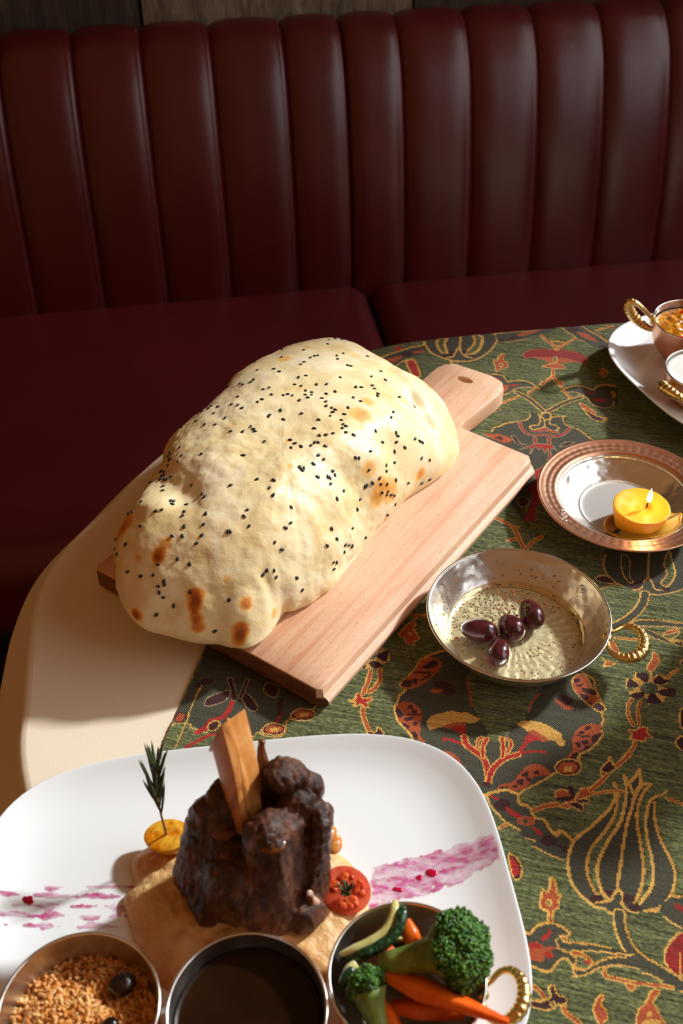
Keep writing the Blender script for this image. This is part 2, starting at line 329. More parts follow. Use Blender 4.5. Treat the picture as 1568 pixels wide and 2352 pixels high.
# right wall with its window opening (out of frame; the daylight enters here)
wr = bpy.data.objects.new('wall_right', None); COL.objects.link(wr); tag(wr, kind='structure')
WY0, WY1, WZ0, WZ1 = -.55, 2.27, 1.20, 3.0
for nm, y0, y1, z0, z1 in (('lower_panel', -1.2, 2.5, 0, WZ0), ('upper_panel', -1.2, 2.5, WZ1, 3.2), ('side_panel', WY1, 2.5, WZ0, WZ1), ('side_panel', -1.2, WY0, WZ0, WZ1)):
    obj(nm, boxmesh(nm, 1.75, 1.87, y0, y1, z0, z1, 0, smooth=False), plaster, wr)
wf = bpy.data.objects.new('window_1', None); COL.objects.link(wf); tag(wf, kind='structure')
for nm, y0, y1, z0, z1 in (('frame_rail', WY0, WY1, WZ0, WZ0 + .05), ('frame_rail', WY0, WY1, WZ1 - .05, WZ1), ('frame_stile', WY0, WY0 + .05, WZ0 + .05, WZ1 - .05), ('frame_stile', WY1 - .05, WY1, WZ0 + .05, WZ1 - .05)):
    obj(nm, boxmesh(nm, 1.79, 1.84, y0, y1, z0, z1, .004, 2), paintwood, wf)

BNDL = [.010, -.091, -.215, -.332, -.446, -.567, -.69, -.81, -.93, -1.05, -1.17, -1.29, -1.41]
BNDR = [.012, .110, .233, .355, .478, .602, .725, .85, .97, 1.09, 1.21, 1.33, 1.45, 1.57]
PROF = catmull([(.0, .36), (.008, .46), (.020, .56), (.036, .65), (.060, .735), (.090, .805), (.124, .850), (.152, .870), (.180, .876), (.215, .868), (.238, .848), (.245, .80), (.245, .60)], 6)
def channel(a0, a1, first=False):
    na = 41; X = np.zeros((na, len(PROF), 3))
    for i in range(na):
        s = i / (na - 1); x = 2 * s - 1
        puff = (1 - abs(x) ** 3.8) ** .8
        for j, (b, z) in enumerate(PROF):
            t0 = PROF[max(j - 1, 0)]; t1 = PROF[min(j + 1, len(PROF) - 1)]
            d = Vector((t1[0] - t0[0], t1[1] - t0[1])).normalized(); nb, nz = -d.y, d.x
            h = .0125 * puff - .007 + .0022 * math.exp(-((x - .90) / .05) ** 2)
            q = sof(a0 + (a1 - a0) * s, b + nb * h, z + nz * h)
            X[i, j] = q
    V, Fc = gridmesh('channel', X); return me('backrest_channel', V, Fc)
def bench(label, bnd, s0, s1):
    t = thing('banquette_bench', label, 'bench', sof((s0 + s1) / 2, -.3, 0)); ml = t.location
    def adopt(o): o.parent = t; o.matrix_parent_inverse = Matrix.Translation(-ml); return o
    bb = sorted(bnd)
    for a0, a1 in zip(bb[:-1], bb[1:]): adopt(obj('backrest_channel', channel(a0, a1), leather))
    o = obj('backrest_core', boxmesh('backrest_core', bb[0] + .002, bb[-1] - .002, .10, .235, .05, .80, .01, 2), plinth_m)
    for v in o.data.vertices: v.co = sof(v.co.x, v.co.y, v.co.z)
    adopt(o)
    bm = bmesh.new(); bmesh.ops.create_grid(bm, x_segments=1, y_segments=1, size=1); bm.free()
    o = obj('seat_cushion', boxmesh('seat_cushion', s0, s1, -.665, .03, .30, .452, .042, 7), leather2)
    for v in o.data.vertices: v.co = sof(v.co.x, v.co.y, v.co.z)
    adopt(o)
    o = obj('plinth', boxmesh('plinth', s0 + .02, s1 - .02, -.60, .10, .0, .298, .008, 2), plinth_m)
    for v in o.data.vertices: v.co = sof(v.co.x, v.co.y, v.co.z)
    adopt(o)
    return t
bench('burgundy leather channel-back bench left of the centre seam, behind the flatbread', BNDL, -1.41, .036)
bench('burgundy leather channel-back bench right of the centre seam, behind the copper dishes', BNDR, .042, 1.57)

# ------------------------------------------------------------------ table, cloth
EDGE = catmull([(-.257, .522), (-.275, .611), (-.286, .69), (-.288, .736), (-.278, .79), (-.243, .862), (-.194, .957), (-.10, 1.077), (.033, 1.154), (.117, 1.182), (.228, 1.201), (.363, 1.22), (.55, 1.238), (.75, 1.22), (.92, 1.15), (1.02, 1.0), (1.05, .8), (1.03, .6), (.95, .40), (.80, .24), (.55, .14), (.25, .12), (.0, .19), (-.17, .34)], 8, True)
EDGE = np.array(EDGE)
def edge_normals(E):
    t = np.roll(E, -1, 0) - np.roll(E, 1, 0); t /= np.linalg.norm(t, axis=1)[:, None]
    n = np.stack([t[:, 1], -t[:, 0]], 1)
    c = E.mean(0); 
    if ((E - c) * n).sum() < 0: n = -n
    return n
EN = edge_normals(EDGE)
TZ = .75
tb = thing('dining_table', 'dark wooden table hidden under the ivory cloth', 'table', (.38, .68, 0))
def ringmesh(name, rings, cap=True):
    n = len(rings[0]); V = [tuple(p) for r in rings for p in r]; Fc = []
    for j in range(len(rings) - 1):
        for k in range(n):
            k2 = (k + 1) % n; Fc.append((j * n + k, j * n + k2, (j + 1) * n + k2, (j + 1) * n + k))
    if cap: Fc.append(tuple(range(n)))
    return V, Fc
ins = EDGE - EN * .012 - np.array([.38, .68])
V, Fc = ringmesh('t', [np.c_[ins, np.full(len(ins), .7465)], np.c_[ins, np.full(len(ins), .716)]]); n_ = len(ins); Fc.append(tuple(range(n_, 2 * n_))[::-1])
obj('table_top', me('table_top', V, Fc, False), tablewood, tb)
obj('pedestal', lathe_me('pedestal', [(0, .03), (.06, .03), (.05, .2), (.035, .5), (.06, .70), (.10, .715), (0, .715)], 24), tablewood, tb)
obj('foot', lathe_me('foot', [(0, 0), (.28, 0), (.28, .02), (.06, .035), (0, .035)], 32), tablewood, tb)
rings = [np.c_[EDGE - EN * .010, np.full(len(EDGE), TZ)]]
for k in range(1, 6):
    a = k / 5 * pi / 2; rings.append(np.c_[EDGE - EN * (.010 - .010 * sin(a)), np.full(len(EDGE), TZ - .010 * (1 - cos(a)))])
arc = np.r_[0, np.cumsum(np.linalg.norm(np.diff(EDGE, axis=0), axis=1))]
for k in range(1, 15):
    f = k / 14; dz = .012 + .265 * f
    wv = .5 + .5 * np.sin(arc * 21 + .6 * np.sin(arc * 7)); out = .006 + .085 * f ** .65 + .03 * f ** 1.3 * (wv - .5)
    rings.append(np.c_[EDGE + EN * out[:, None], np.full(len(EDGE), TZ - dz)])
V, Fc = ringmesh('c', rings)
tc_ = obj('tablecloth', me('tablecloth', V, Fc), cloth); autosmooth(tc_.data, 60)
tag(tc_, 'plain ivory tablecloth over the table, bare at the left beside the flatbread', 'tablecloth')

# ------------------------------------------------------------------ woven runner: every cell of the weave is a face coloured by its yarn
WEAVE='''T O 18 Y -692,6594 -789,6499 -804,6412 -852,6294 -911,6180 -853,6130 -895,6051 -900,5963 -902,5895 -863,5805 -812,5752 -733,5683 -689,5620 -473,5405 -239,5246 -34,5211 41,5269 203,5282 232,5330 374,5463 472,5563 552,5598 637,5713 646,5790 723,5852 784,5942 815,6026 797,6096 818,6189 796,6264 826,6309 765,6430 731,6520 715,6611 637,6659 555,6716 382,6842 -28,7071 -398,6876 -565,6676
S G 0 Y -360,6410 -313,6266 -278,6106 -195,5962 -118,5852 -94,5763 -21,5764 48,5811 70,5943 192,6083 233,6307 280,6488 64,6578 -195,6553
L18 R 0 Y -350,6343 -302,6184 -276,6090
L18 R 0 Y 268,6349 215,6236 200,6134
S R 0 Y -898,6161 -884,6256 -809,6356 -783,6477 -700,6550 -617,6526 -596,6447 -650,6341 -723,6222 -833,6146
S M 0 Y -900,6171 -875,6248 -819,6240 -822,6169
S M 0 Y -810,6273 -770,6272 -769,6221 -805,6228
S M 0 Y -748,6277 -683,6354 -665,6338 -730,6266
S M 0 Y -755,6410 -680,6522 -627,6492 -693,6414
S M 0 Y -830,6341 -748,6370 -649,6383 -729,6348
S M 0 Y -629,6264 -535,6306 -431,6229 -466,6160 -545,6172
S R 0 Y -640,6190 -543,6213 -559,6169 -619,6160
S R 0 Y -860,6000 -777,6009 -701,5968 -667,5899 -662,5785 -643,5677 -591,5633 -634,5624 -703,5682 -791,5755 -854,5807 -890,5915
S M 0 Y -899,5922 -840,5897 -823,5843 -866,5833
S M 0 Y -802,5974 -764,5978 -754,5946 -790,5933
S M 0 Y -756,5936 -718,5935 -720,5901 -755,5907
S M 0 Y -806,5833 -736,5863 -744,5823 -793,5807
S M 0 Y -726,5808 -688,5807 -711,5764
S M 0 Y -818,5777 -764,5771 -742,5729 -790,5746
S M 0 Y -731,5713 -685,5705 -661,5654 -700,5664
S M 0 Y -828,5871 -683,5909 -681,5897 -797,5866
S R 11 Y 532,6557 562,6632 611,6653 664,6607 697,6529 744,6445 768,6395 716,6318 659,6342 599,6402 552,6467
S M 0 Y 545,6579 593,6600 589,6561 562,6535
S M 0 Y 557,6506 632,6552 599,6506
S M 0 Y 605,6422 668,6428 677,6383 629,6372
S M 0 Y 635,6505 720,6496 744,6445 681,6440 616,6467
S M 0 Y 680,6347 714,6364 709,6326
S M 11 Y 717,6309 769,6367 827,6317 802,6274 760,6274
S R 0 Y 394,6327 452,6303 496,6277 559,6273 554,6244 493,6226 425,6288
S M 0 Y 398,6365 460,6380 546,6362 543,6297 488,6284 429,6326
S R 0 Y 796,6129 714,6124 648,6086 604,6023 581,5957 581,5870 585,5811 550,5736 584,5735 644,5825 727,5904 761,6007 799,6059
S M 0 Y 669,6073 708,6105 717,6076 685,6042
S M 0 Y 631,6021 664,6037 660,6001 633,5999
S M 0 Y 729,5982 800,6051 808,6026 752,5927
S M 0 Y 605,5902 639,5905 649,5860 622,5854
S M 0 Y 651,5929 704,5946 706,5908 673,5896
S M 0 Y 674,5879 721,5894 703,5847
S M 0 Y 558,5721 600,5789 632,5805 616,5751
S M 0 Y 607,5980 647,5989 721,5993 662,5967
S R 0 Y 34,5314 76,5366 143,5397 202,5513 243,5582 336,5618 411,5576 427,5535 301,5477 264,5381 176,5318 61,5291
S M 0 Y 216,5501 261,5526 254,5473 213,5471
S M 0 Y 296,5534 341,5560 334,5514
S M 0 Y 177,5419 222,5444 227,5387 185,5392
S M 0 Y 238,5455 278,5472 276,5435
S M 0 Y 51,5325 113,5346 94,5310
S M 0 Y 148,5354 186,5385 184,5348
S R 0 Y -459,5555 -376,5575 -294,5518 -230,5413 -135,5332 -106,5296 -179,5308 -293,5428
T Y 0 Y -606,5788 -619,5842 -592,5906 -545,5941 -502,5956 -470,5987 -396,6000 -300,6007 -237,5988 -188,5956 -227,5914 -284,5901 -321,5897 -421,5869 -473,5819 -541,5780 -576,5763
T R 0 Y -474,5800 -449,5853 -365,5892 -299,5902 -294,5861 -399,5818
T D 0 Y -412,5810 -374,5852 -296,5869 -283,5797 -288,5768 -259,5719 -212,5648 -247,5640 -316,5762 -357,5790
T Y 0 Y 104,5974 148,6025 246,6047 321,6041 385,6023 437,5996 489,5960 492,5922 524,5890 527,5860 486,5835 447,5872 385,5874 333,5909 258,5923 208,5927 155,5962
T R 0 Y 208,5927 268,5949 333,5916 391,5875 339,5847 276,5864
T D 0 Y 208,5903 260,5907 319,5859 255,5828 222,5790 182,5704 156,5667 136,5685 166,5746 195,5814
L25 D 0 Y -456,5692 -369,5692 -280,5674 -200,5631
L42 D 11 Y -291,5749 -255,5672 -174,5621 -121,5588 -74,5509 -38,5355
L36 D 11 Y 161,5676 81,5627 17,5559 -31,5459 -40,5354
L22 D 0 Y 373,5743 288,5736 183,5696 104,5640
L25 D 11 Y -108,5775 -128,5693 -115,5589
L14 D 11 Y -145,5775 -178,5744 -171,5668
L25 D 11 Y 12,5803 33,5730 39,5625
L14 D 11 Y 47,5819 87,5789 89,5720 69,5677
S M 0 Y -96,5312 -54,5351 -15,5331 -35,5298
T O 0 Y 1,5250 97,5309 179,5303 219,5214 314,5175 350,5112 421,5104 510,4984 637,4979 630,4819 583,4797 447,4810 354,4868 271,4918 150,5018 50,5102 -34,5205
L26 Y 0 Y -93,5191 -38,5240 38,5283 96,5311 169,5301 202,5283 219,5214 281,5204 314,5175 350,5112 421,5104 466,5044 529,4989 545,5039 606,5007 647,4976
L18 Y 0 Y -35,5216 5,5140 85,5063 130,5025
L18 Y 0 Y 162,5009 255,4972
L16 Y 0 Y 301,4913 370,4906
L15 Y 0 Y 355,4857 505,4807 603,4790
L22 D 0 Y -7,5235 47,5211
S M 0 Y 33,5159 75,5230 149,5210 136,5146 68,5119
S D 0 Y 115,5154 155,5151 251,5101 225,5071 151,5102
S R 0 Y 216,5057 261,5103 340,5110 347,5046 260,5020
S O 0 Y 264,5074 293,5081 297,5046 273,5041
S D 0 Y 329,5024 390,5009 423,4964 384,4967
S M 0 Y 408,4915 451,4983 533,4944 517,4894 440,4888
S M 0 Y 525,4919 615,4894 617,4861 547,4890
L12 R 11 Y 98,4959 152,5007
S M 11 Y 187,4739 251,4731 298,4654 297,4577 251,4555
S D 0 Y 199,4719 244,4708 281,4638 268,4581 240,4585
S M 11 Y 460,5615 494,5681 551,5719 625,5719 660,5686 652,5610 595,5572 511,5561
S R 0 Y 480,5611 521,5679 613,5692 636,5655 607,5599 522,5580
T Y 0 Y 531,5639 592,5658 599,5610 538,5591
L12 Y 0 Y 640,5790 650,5734 667,5687
L18 R 11 Y 1084,6021 1066,5948 1010,5850 966,5773
S M 11 Y 828,5626 825,5691 862,5741 891,5823 921,5754 954,5754 936,5708 886,5655
S D 11 Y 1027,6129 1081,6133 1120,6178 1174,6181 1175,6129 1216,6103 1163,6074 1164,6039 1110,6035 1077,6045 1037,6036 1055,6083
L17 R 11 Y 1043,6468 1011,6387 1022,6271 1059,6190
L16 R 11 Y 1113,6447 1095,6360 1106,6201
T Y 0 Y 987,6691 1036,6683 1062,6776 1168,6791 1184,6698 1225,6775 1267,6804 1345,6774 1339,6705 1262,6659 1297,6653 1409,6655 1388,6575 1312,6539 1306,6491 1176,6434 1153,6521 1112,6474 1029,6483 1013,6545 1088,6591 984,6576
S OG 0 Y 1115,6635 1184,6689 1255,6657 1249,6581 1180,6546 1117,6569
S M 0 Y 990,6587 1015,6688 1087,6647 1095,6620 1039,6593
S M 0 Y 1063,6757 1161,6789 1174,6696 1121,6693
S M 0 Y 1216,6715 1267,6790 1303,6754 1345,6755 1325,6712 1255,6676
S M 0 Y 1256,6606 1346,6659 1402,6653 1388,6575 1312,6558
S M 0 Y 1168,6460 1180,6537 1222,6565 1292,6488 1224,6454
S M 0 Y 1021,6500 1069,6544 1138,6560 1126,6496 1064,6482
S R 11 Y 1163,6878 1200,6966 1199,7046 1250,7017 1258,6939 1224,6853 1196,6817 1168,6820
L29 Y 0 Y 1193,6816 1195,6710
L12 R 11 Y 1331,6771 1373,6838 1422,6889
S R 11 Y 820,7131 853,7116 932,6957 909,6929 846,6926 833,7033
L12 R 11 Y 876,7150 1012,7159 1171,7201
S R 11 Y 789,6793 817,6854 889,6838 805,6786
L12 Y 0 Y 768,6886 802,6839 790,6772
S Y 0 Y 852,6960 899,6971 909,6929 862,6908
S OG 0 Y 868,6947 888,6952 889,6930 869,6926
T O 0 Y 716,8248 728,8003 784,7901 863,7856 923,7832 991,7798 1076,7781 1201,7785 1325,7826 1465,7908 1525,7996 1529,8557 1406,8665 876,8612 759,8447
L19 Y 0 Y 734,8239 723,8105 746,7994 819,7884 871,7858 915,7830
L17 Y 0 Y 1033,7796 1201,7785 1325,7826 1465,7920 1526,8022
S M 11 Y 650,7870 714,7935 783,7926 837,7863 736,7839
L15 Y 0 Y 707,7745 789,7801 888,7849
S GD 11 Y 889,8275 887,8104 927,7959 989,7885 1004,7926 968,7994 960,8225
L20 Y 0 Y 1142,8400 1142,8202 1146,8010
L21 Y 0 Y 1146,8010 1097,7923 1083,7844 1008,7802
L21 Y 0 Y 1155,7999 1190,7931 1216,7863 1325,7875
S G 17 Y 1288,8235 1305,8175 1315,8074 1265,7961 1324,7925 1383,8052 1391,8168 1356,8330 1338,8445
S M 0 Y 965,7842 1022,7905 1072,7917 1074,7855 1016,7816
S M 0 Y 1198,7946 1240,7943 1241,7906 1207,7910
S M 0 Y 1266,7887 1316,7911 1350,7881 1317,7855
S M 0 Y 1038,7934 1097,7941 1082,7869
L61 O 17 Y 1122,7779 1104,7653 1042,7507 924,7351 767,7222 658,7139
T O 12 Y 997,7379 1085,7423 1247,7460 1464,7464 1570,7453 1570,7384 1464,7406 1329,7398 1168,7360 1055,7346
T O 11 Y 1048,7310 1128,7328 1290,7263 1370,7213 1464,7246 1464,7179 1331,7193 1211,7222 1113,7279
S R 11 Y 1290,7280 1345,7355 1434,7381 1378,7323
L18 Y 0 Y 1434,7364 1410,7290 1346,7230 1442,7252
L33 O 12 Y 766,7256 658,7139 552,7036
S M 11 Y 1464,7016 1444,6972 1472,6939 1515,6969 1515,7028
S M 11 Y 1463,6463 1437,6394 1443,6261 1484,6244 1518,6349
S M 11 Y 1404,6077 1443,6156 1497,6142 1510,6059 1457,6012
T Y 0 Y -1373,6288 -1312,6376 -1293,6509 -1254,6594 -1202,6617 -1134,6600 -1129,6536 -1073,6538 -1044,6428 -1104,6372 -1101,6320 -1202,6307 -1243,6277
S OG 0 Y -1316,6429 -1288,6489 -1209,6496 -1168,6452 -1213,6399 -1299,6390
S M 0 Y -1252,6562 -1200,6607 -1147,6586 -1206,6519
S M 0 Y -1168,6452 -1133,6514 -1073,6538 -1074,6463 -1072,6411 -1112,6412
S M 0 Y -1369,6289 -1287,6371 -1250,6348 -1253,6285
S M 0 Y -1218,6366 -1165,6400 -1102,6361 -1125,6319 -1189,6320
L28 R 11 Y -1188,6279 -1186,6156 -1191,6073 -1201,6011
L26 R 11 Y -1114,6306 -1090,6188 -1117,6090 -1159,6030
S D 16 Y -1258,5987 -1224,6005 -1184,5965 -1118,5985 -1112,5952 -1144,5925 -1120,5881 -1156,5873 -1192,5894 -1231,5865 -1249,5876 -1240,5902 -1294,5905 -1248,5940
L28 R 11 Y -1167,5851 -1142,5770 -1092,5676 -1046,5602
S M 11 Y -1075,5633 -1014,5629 -1005,5696 -969,5667 -944,5617 -1051,5592
S R 11 Y -1023,6736 -1005,6818 -945,6934 -907,6908 -904,6842 -847,6754 -850,6721 -879,6703 -869,6651 -945,6666 -970,6715
L13 Y 0 Y -945,6934 -899,7001 -828,7064
L18 R 11 Y -1060,7022 -959,7011 -822,7031
S Y 0 Y -953,6797 -921,6804 -929,6758
L12 Y 0 Y -1086,6981 -1049,7048
T O 0 Y -2654,6202 -2668,5809 -2675,5573 -2686,5450 -2528,5368 -2443,5335 -2372,5313 -2159,5273 -2058,5354 -1981,5378 -1962,5421 -1921,5495 -1812,5520 -1756,5585 -1706,5676 -1569,5761 -1531,5823 -1601,5889 -1784,5971 -2149,6099 -2408,6215
L15 Y 0 Y -2663,5324 -2622,5359 -2538,5365 -2506,5334 -2419,5328 -2364,5321
L14 Y 0 Y -2068,5351 -1978,5366 -1960,5415 -1891,5392 -1809,5398 -1741,5452 -1756,5585 -1689,5614 -1563,5656 -1569,5761 -1504,5843 -1476,5904 -1509,5951
S R 11 M -2670,5374 -2666,5454 -2616,5466 -2594,5418 -2616,5373
L44 D 0 Y -2262,5709 -2261,5601 -2294,5500 -2372,5443 -2397,5359 -2450,5295
L30 D 0 Y -2309,5315 -2391,5245 -2488,5128
L26 D 0 Y -2156,5467 -2106,5426 -2099,5351
S M 11 Y -2380,5402 -2342,5450 -2294,5435 -2305,5367 -2360,5342
S M 11 Z -2470,5580 -2485,5657 -2421,5727 -2321,5791 -2313,5697 -2368,5630
S M 11 Z -2192,5725 -2180,5796 -2055,5702 -2038,5626 -2097,5626
S M 0 Y -2640,5759 -2574,5859 -2487,5865 -2568,5776
L32 M 11 Z -2357,5909 -2286,5786 -2252,5711
L27 M 11 Z -2209,5929 -2209,5748
S M 11 Z -2031,5844 -2027,5943 -1920,5912 -1922,5801
L23 D 0 Y -1824,5662 -1838,5540
L42 M 0 Y -1864,5787 -1841,5645
S M 11 Y -1739,5642 -1697,5724 -1607,5745 -1551,5712 -1570,5641 -1668,5612
S R 0 Y -1718,5660 -1674,5717 -1591,5722 -1566,5688 -1612,5642 -1683,5628
T Y 0 Y -1677,5685 -1603,5706 -1596,5668 -1665,5648
S M 11 Y -1936,5439 -1896,5520 -1807,5541 -1751,5508 -1769,5440 -1865,5411
S R 0 Y -1915,5457 -1873,5512 -1790,5518 -1765,5485 -1811,5440 -1880,5427
T Y 0 Y -1875,5482 -1802,5503 -1795,5466 -1862,5446
S M 11 Y -1636,5840 -1594,5925 -1502,5946 -1445,5911 -1465,5839 -1565,5809
S R 0 Y -1614,5858 -1570,5917 -1486,5922 -1461,5887 -1508,5839 -1579,5826
T Y 0 Y -1573,5884 -1498,5906 -1491,5866 -1561,5846
L12 Y 0 Y -2573,5789 -2579,5581 -2572,5371 -2568,5116
T O 0 Y 932,5564 970,5498 952,5323 910,5158 795,4947 766,4784 783,4667 874,4549 830,4497 906,4463 803,4481 696,4561 642,4656 631,4797 649,4959 748,5086 866,5255 929,5402
S O 0 Y 1009,5658 1051,5617 1080,5662 1119,5747 1142,5625 1213,5629 1146,5489 1120,5326 1134,5164 1168,4988 1182,4814 1158,4636 1114,4573 1125,4503 953,4443 930,4531 859,4653 843,4779 881,4956 987,5200 1020,5375 1024,5523
T O 0 Y 1304,5550 1246,5451 1259,5274 1299,5144 1367,5023 1406,4909 1397,4766 1361,4651 1306,4576 1216,4514 1125,4493 1168,4586 1222,4683 1247,4829 1225,5001 1193,5154 1198,5367 1235,5485
T O 0 Y 839,4510 949,4525 991,4630 1041,4536 1125,4503 1062,4458 944,4441 812,4483
L25 Y 0 Y 932,5564 954,5532 939,5405 903,5311 848,5227 757,5100 666,4986 634,4887 629,4763 652,4648 705,4563 784,4497 851,4460 915,4460
L25 Y 0 Y 932,5552 966,5485 957,5324 928,5210 865,5078 795,4947 768,4828 776,4709 814,4621 855,4561
L25 Y 0 Y 1009,5664 1047,5591 1080,5499
L25 Y 0 Y 1004,5657 1030,5512 1012,5313 987,5200 907,5019 857,4871 843,4768 858,4674 890,4596 944,4539
L25 Y 0 Y 1124,5748 1138,5612 1095,5514 1079,5388 1045,5225 1023,5023 1010,4851 997,4706 1000,4642
L25 Y 0 Y 1119,5741 1091,5664 1056,5618
L25 Y 0 Y 1213,5629 1153,5603 1105,5504 1083,5414
L25 Y 0 Y 1213,5623 1155,5516 1119,5361 1124,5208 1152,5052 1175,4889 1174,4757 1149,4634 1118,4564
L24 Y 0 Y 1294,5536 1225,5483 1193,5378 1187,5222 1204,5087 1235,4959 1247,4818 1231,4696 1160,4563
L24 Y 0 Y 1246,5463 1248,5331 1280,5174 1329,5059 1377,4969 1406,4855 1388,4711 1343,4616 1288,4551 1198,4510
L23 Y 0 Y 1000,4647 974,4594 940,4533 848,4502
L23 Y 0 Y 1004,4643 1039,4588 1032,4523 1089,4484 1144,4482
L22 Y 0 Y 944,4439 1062,4456
L23 Y 0 Y 881,4583 939,4543
S M 0 Y 801,4522 845,4564 893,4543 876,4513 821,4500
S M 0 Y 899,4608 963,4623 938,4575
S M 0 Y 1039,4598 1103,4618 1123,4575 1050,4538
S M 0 Y 1078,4534 1151,4551 1170,4514 1107,4483
L12 Y 0 Y 1294,5536 1344,5584
L12 R 11 Y 1334,5520 1461,5489
L12 R 11 Y 797,5433 895,5481 1005,5506
S R 11 Y 487,5386 566,5417 640,5372 684,5457 774,5478 768,5414 681,5357 634,5310 598,5253 527,5261 584,5310 502,5328
S M 0 Y 574,5444 614,5453 639,5384 621,5356
S M 0 Y 492,5326 580,5359 621,5344 524,5297
S M 11 Y 594,5301 663,5329 704,5302 698,5252 627,5272
S M 11 Y 641,5348 740,5371 742,5335 673,5325
L23 R 11 Y 868,5625 802,5522 755,5461
L26 R 11 Y 506,5268 429,5238 334,5174
S M 11 Y 825,5666 843,5722 891,5785 914,5739 945,5733 887,5655
L23 R 11 Y 1043,5886 984,5794 945,5746
S R 15 Y 513,4618 544,4606 561,4552 574,4498 603,4495 586,4454 590,4399 553,4353 559,4272 527,4265 520,4346 469,4361 453,4404 460,4462 468,4511 498,4499 512,4541
S Y 0 Y 493,4414 511,4450 537,4438 537,4396 508,4385
S OG 0 Y 504,4416 514,4432 526,4421 519,4401
L62 O 17 Y 1016,4442 1028,4344 1081,4215 1171,4131 1289,4082 1406,4033 1499,3988
T O 0 Y 586,4144 692,4142 931,4171 1011,4163 1154,4170 1289,4082 1459,4029 1459,3962 1345,3994 1212,4055 1054,4070 937,4034 862,3975 778,3922 724,3909 721,3951 830,3984 904,4061 981,4113 901,4121 663,4092 606,4096
L16 Y 0 Y 624,4074 606,4105 587,4136 608,4176 657,4178 686,4216
L15 Y 0 Y 659,4144 771,4161 963,4170
L13 Y 0 Y 624,4074 712,4077 822,4115 980,4135 1075,4144 1122,4154
L16 Y 0 Y 732,3907 817,3939 884,3997 938,4022 1016,4052 1165,4061
L14 Y 0 Y 745,3956 814,3980 897,4051 982,4105 1076,4126
L12 Y 0 Y 1181,4040 1251,4031 1321,4009
L16 R 11 Y 939,4001 941,3959 1020,3956 1082,3946 1175,3959 1314,3974 1391,3980
S R 11 Y 1079,3941 1129,3944 1145,3915 1115,3895 1083,3917
S G 0 Y 955,4004 1079,4050 1212,4030 1314,3995 1175,3971 1019,3969
S O 0 Y 377,4158 421,4177 464,4232 543,4269 626,4261 677,4228 594,4155 606,4096 664,4075 730,4047 739,3929 703,3989 652,4029 623,3988 582,3910 496,3898 421,3924 393,4003
L20 Y 0 Y 366,4147 414,4158 435,4199 480,4241 544,4264 618,4254 686,4221
L19 Y 0 Y 421,3924 487,3905 567,3902 609,3967 637,4012 676,4021 710,3991 731,3927
L19 Y 0 Y 607,4088 664,4075 714,4060 739,4032 736,3971 799,3973
S R 0 Y 392,4055 453,4096 511,4083 599,4086 562,4051 589,4010 526,4000 521,3968 466,3960 405,3963
S D 0 Y 488,4113 497,4150 526,4184 531,4221 548,4216 548,4171 523,4130
S D 0 Y 414,4078 478,4088 496,4071 434,4043
S D 0 Y 523,4033 555,4041 593,4015 542,3999
L16 R 11 Y 720,4079 793,4070 842,4038
S R 11 Y 616,4178 648,4185 666,4158 643,4149
S D 0 Y 794,4044 826,4043 835,4019 804,4021
S D2 13 Y 1459,4399 1389,4330 1342,4240 1339,4153 1383,4095 1437,4074 1515,4125 1547,4270
L13 Y 0 Y 1445,4246 1441,4108 1445,4042
T O 0 Y 1323,4605 1388,4676 1460,4674 1519,4660 1517,4422 1453,4434 1389,4464 1324,4513 1275,4529
L17 Y 0 Y 1379,4674 1460,4684
L15 Y 0 Y 1332,4496 1381,4462 1453,4434
S D2 0 Y 1404,4624 1460,4609 1518,4595 1518,4558 1421,4572
L17 Y 0 Y 1218,4516 1275,4520 1298,4572
S M 11 Y 569,3790 606,3807 634,3756 689,3744 692,3704 640,3684 604,3643 521,3624 454,3641 447,3672 531,3683 589,3729
S Y 0 Y 585,3687 615,3702 632,3682 603,3659
S OG 0 Y 597,3686 616,3690 610,3673
L19 R 11 Y 440,3777 501,3758 544,3718
L13 Y 0 Y 454,3677 523,3689 582,3723
L20 R 11 Y 679,3677 697,3641 761,3608 809,3572
S R 11 Y 917,3813 941,3810 928,3758 961,3710 971,3672 950,3628 945,3580 912,3627 877,3698 889,3766
S R 11 Y 1253,3923 1307,3936 1262,3844 1286,3809 1309,3766 1340,3694 1168,3655 1173,3767 1217,3833
S Y 0 Y 1226,3763 1248,3784 1256,3754 1234,3733
S Y 0 Y 1204,3702 1279,3735 1325,3714 1213,3673
S O 0 Y -1631,11629 -1561,11464 -1449,11363 -1289,11300 -1126,11288 -976,11372 -861,11524 -780,11748 -769,11880 -832,12051 -920,12193 -1208,12236 -1465,12067 -1603,11873
L30 Y 0 Y -1689,11721 -1622,11579 -1527,11421 -1449,11363 -1289,11300 -1127,11300 -974,11360 -849,11540 -780,11748 -772,11906 -832,12051 -920,12193
S G 31 Y -1484,11663 -1456,11748 -1376,11766 -1383,11634 -1325,11443 -1378,11430 -1451,11541
S G 31 Y -1065,11917 -967,11914 -937,11789 -963,11577 -1055,11454 -1111,11467 -1043,11661 -1027,11795
L31 Y 0 Y -1224,11961 -1196,11626
L30 Y 0 Y -1194,11613 -1233,11464 -1235,11388 -1308,11333
L30 Y 0 Y -1192,11601 -1121,11439 -1007,11403
S M 0 Y -1379,11354 -1350,11424 -1263,11394 -1336,11339
S M 0 Y -1316,11470 -1240,11513 -1252,11409
S M 0 Y -1161,11531 -1095,11547 -1116,11453
S M 0 Y -1081,11448 -989,11470 -994,11406
L19 Y 0 Y -1259,11282 -1163,11267
L40 Y 0 Y -1243,11261 -1199,11148 -1184,11054
T O 0 Y -2125,11107 -1957,11297 -1782,11465 -1631,11551 -1557,11440 -1646,11318 -1803,11206 -1893,11037 -2007,11060
